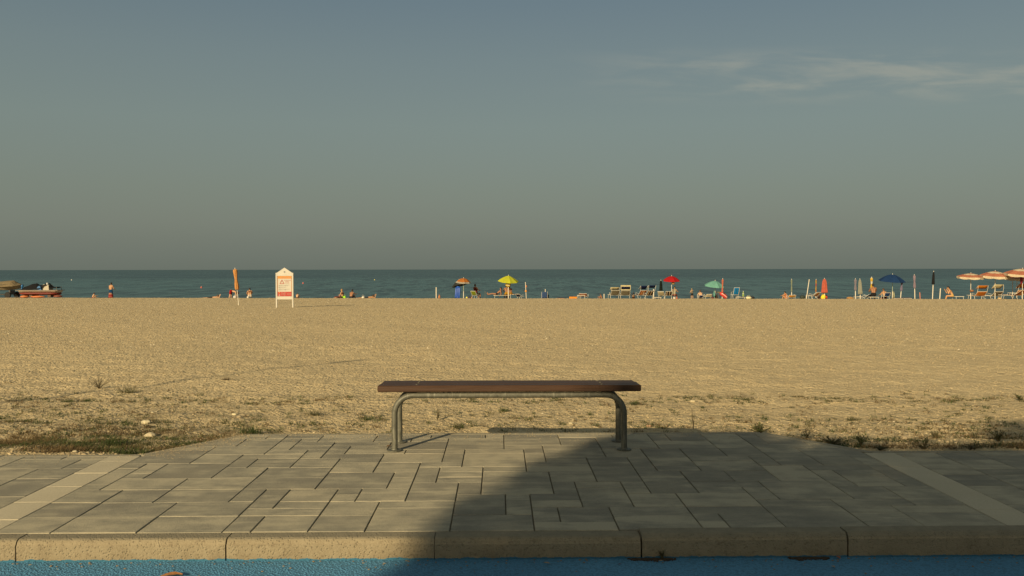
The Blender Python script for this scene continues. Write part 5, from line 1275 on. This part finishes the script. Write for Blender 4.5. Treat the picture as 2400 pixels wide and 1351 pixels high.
closed_parasol('closed grey parasol just right of the lavender grey one', 2016.5, 655, 690, 9.5, GRY, 1.0, px_top=2015)
cot('dark blue folding stool under the two closed grey parasols', 2011, 14, 694.5, (.03, .035, .07), 1.6, frame=M_WHITE)
lounger('royal blue lounger turned sideways left of the dark haired bather', 2027, 18, 690.5, [(.012, .045, .20)], 1.4, R(50), seat_len=.5, recl=.3)
closed_parasol('furled yellow and white parasol behind the dark haired bather', 2042.5, 651, 681, 5.0, (.62, .40, .04), 2.2, two=(.66, .62, .5), fat_low=False)
cot('white low lounger on which the dark haired bather sits', 2046, 22, 696.3, (.55, .52, .45), 1.2)
person('large dark haired bather with bare brown back sitting on the white lounger', 2047.5, 1.2, 'sit_low', R(-12), SKIN2, HAIRD, [('shorts', (.02, .018, .02))], 1.12, zadd=-.1)
lounger('navy folding chair with a bather in it, below the big blue parasol', 2077, 13, 686.5, [(.012, .045, .14)], .8, R(0), seat_len=.5, recl=.2, frame=M_WHITE, name='beach_chair')
person('bather sitting in the navy folding chair with an elbow showing', 2074.5, 1.5, 'sit_low', R(14), SKIN1, HAIRB, [('shorts', (.2, .05, .05))], .95, zadd=-.27)
open_parasol('big navy blue parasol at right', 2091.5, 642, 60.5, 15.5, [(.014, .045, .13), (.011, .036, .105)], 1.3, (R(6), R(2)), dome=.75, fringe=.03, pole=plain((.30, .34, .24), .5))
MAROON = (.14, .025, .022)
cot('maroon low bed left below the lavender parasol', 2102, 20, 699.3, MAROON, .8, frame=M_PLASTIC)
cot('maroon low bed right of the leaning lavender parasol', 2124, 18, 699.0, MAROON, .8, frame=M_PLASTIC)
lump('beach_bag', 'pale khaki bag standing behind the left maroon bed', 'bag', 2093.5, 6, 684.5, (.36, .36, .22), 2.2, 33)
closed_parasol('furled lavender parasol leaning under the right edge of the navy parasol', 2110.5, 657.5, 682, 5.0, (.20, .17, .25), 1.0, fat_low=False, px_top=2114, stand=.85)
closed_parasol('furled mauve parasol standing alone right of the navy one', 2144.3, 645.5, 676, 5.0, (.27, .205, .25), 1.0, fat_low=False, px_top=2142.5, stand=.95)
post('short pink post right of the furled mauve parasol', 2156.7, 686.5, 2.0, .8, px_top=2155.5, mat=plain((.42, .16, .11), .6))
closed_parasol('closed black parasol with white tip on a thick white stand', 2185.5, 637.5, 667, 6.4, (.016, .016, .017), .8, px_top=2187.8, stand=1.15)
post('white post right of the closed black parasol', 2202.5, 677, 2.2, .7, px_top=2204)
q_ = on_beach(2229, 1.0)
person('dark haired woman sitting sideways on the end of a white lounger, hands at chin', 2232, .9, 'elbows', R(68), SKIN1, HAIRD, [('brief', (.55, .36, .12)), ('top', (.5, .25, .1))], 1.0, zadd=-.12)
cot('white lounger on which the woman sits with her hands at her chin', 2245, 20, 695, (.60, .55, .42), .9, frame=M_ALU)
STR = [(.48, .18, .105), (.66, .55, .38)]; SR = [0, 1, 1, 0, 0, 0]
GS = 'orange and white striped parasols at the right edge'
open_parasol('orange and white striped parasol, leftmost of the striped row', 2275, 639.5, 60, 7.5, STR, 1.2, (R(5), 0), rings=SR, n=8, fringe=.17, group=GS, dome=.5)
open_parasol('orange and white striped parasol, middle of the striped row', 2332, 634.5, 64, 10, STR, .9, (R(6), 0), rings=SR, n=8, fringe=.19, group=GS, dome=.55)
open_parasol('orange and white striped parasol cut off by the right edge, nearest of the row', 2396, 628.5, 78, 11.5, STR, .1, (R(6), 0), rings=SR, n=8, fringe=.19, group=GS, dome=.55)
open_parasol('orange and white striped parasol half hidden behind the nearest one', 2383, 642, 66, 6.5, STR, 3.0, (R(8), 0), rings=SR, n=8, fringe=.19, group=GS, dome=.5)
hanging_bag('dark red folded cloth hanging on the pole of the nearest striped parasol', 2393.5, 643.5, 666, 5, (.24, .016, .03), (.36, .05, .07), .0, name='hanging_towel')
lump('towel', 'brown rolled towel tied to the pole of the leftmost striped parasol', 'towel', 2277, 9, 697, (.24, .11, .05), .9, 34).location.z += .62
lounger('orange lounger with raised orange sun flap under the left striped parasol', 2294.5, 22, 683.5, [(.50, .16, .018)], .9, R(-2), ORG, (676.8, 669.5), frame=M_WHITE)
lounger('pale yellow flapped taupe lounger under the middle striped parasol', 2331, 22, 683.5, [TAUPE], 1.4, R(8), CREAM, (676.5, 667, -3), frame=M_WHITE)
cot('white low side bed between the orange and the pale yellow lounger', 2313, 18, 692.5, (.5, .47, .4), 1.9, frame=M_WHITE)
lounger('orange lounger with orange sun flap at the right edge, farther one', 2384, 24, 680, [(.52, .18, .015)], 1.8, R(14), ORG, (675.5, 665.5), frame=M_WHITE)
lounger('orange lounger turned sideways at the right edge, nearer one', 2376, 24, 680.5, [(.45, .125, .015)], .6, R(38), seat_len=1.0, recl=.6, frame=M_WHITE)
post('white post behind the farther orange lounger at the right edge', 2373, 660.5, 1.4, 2.6)
lump('beach_bag', 'tan bag on the sand right of the middle striped parasol pole', 'bag', 2343, 9, 697.5, (.44, .32, .16), .8, 35)
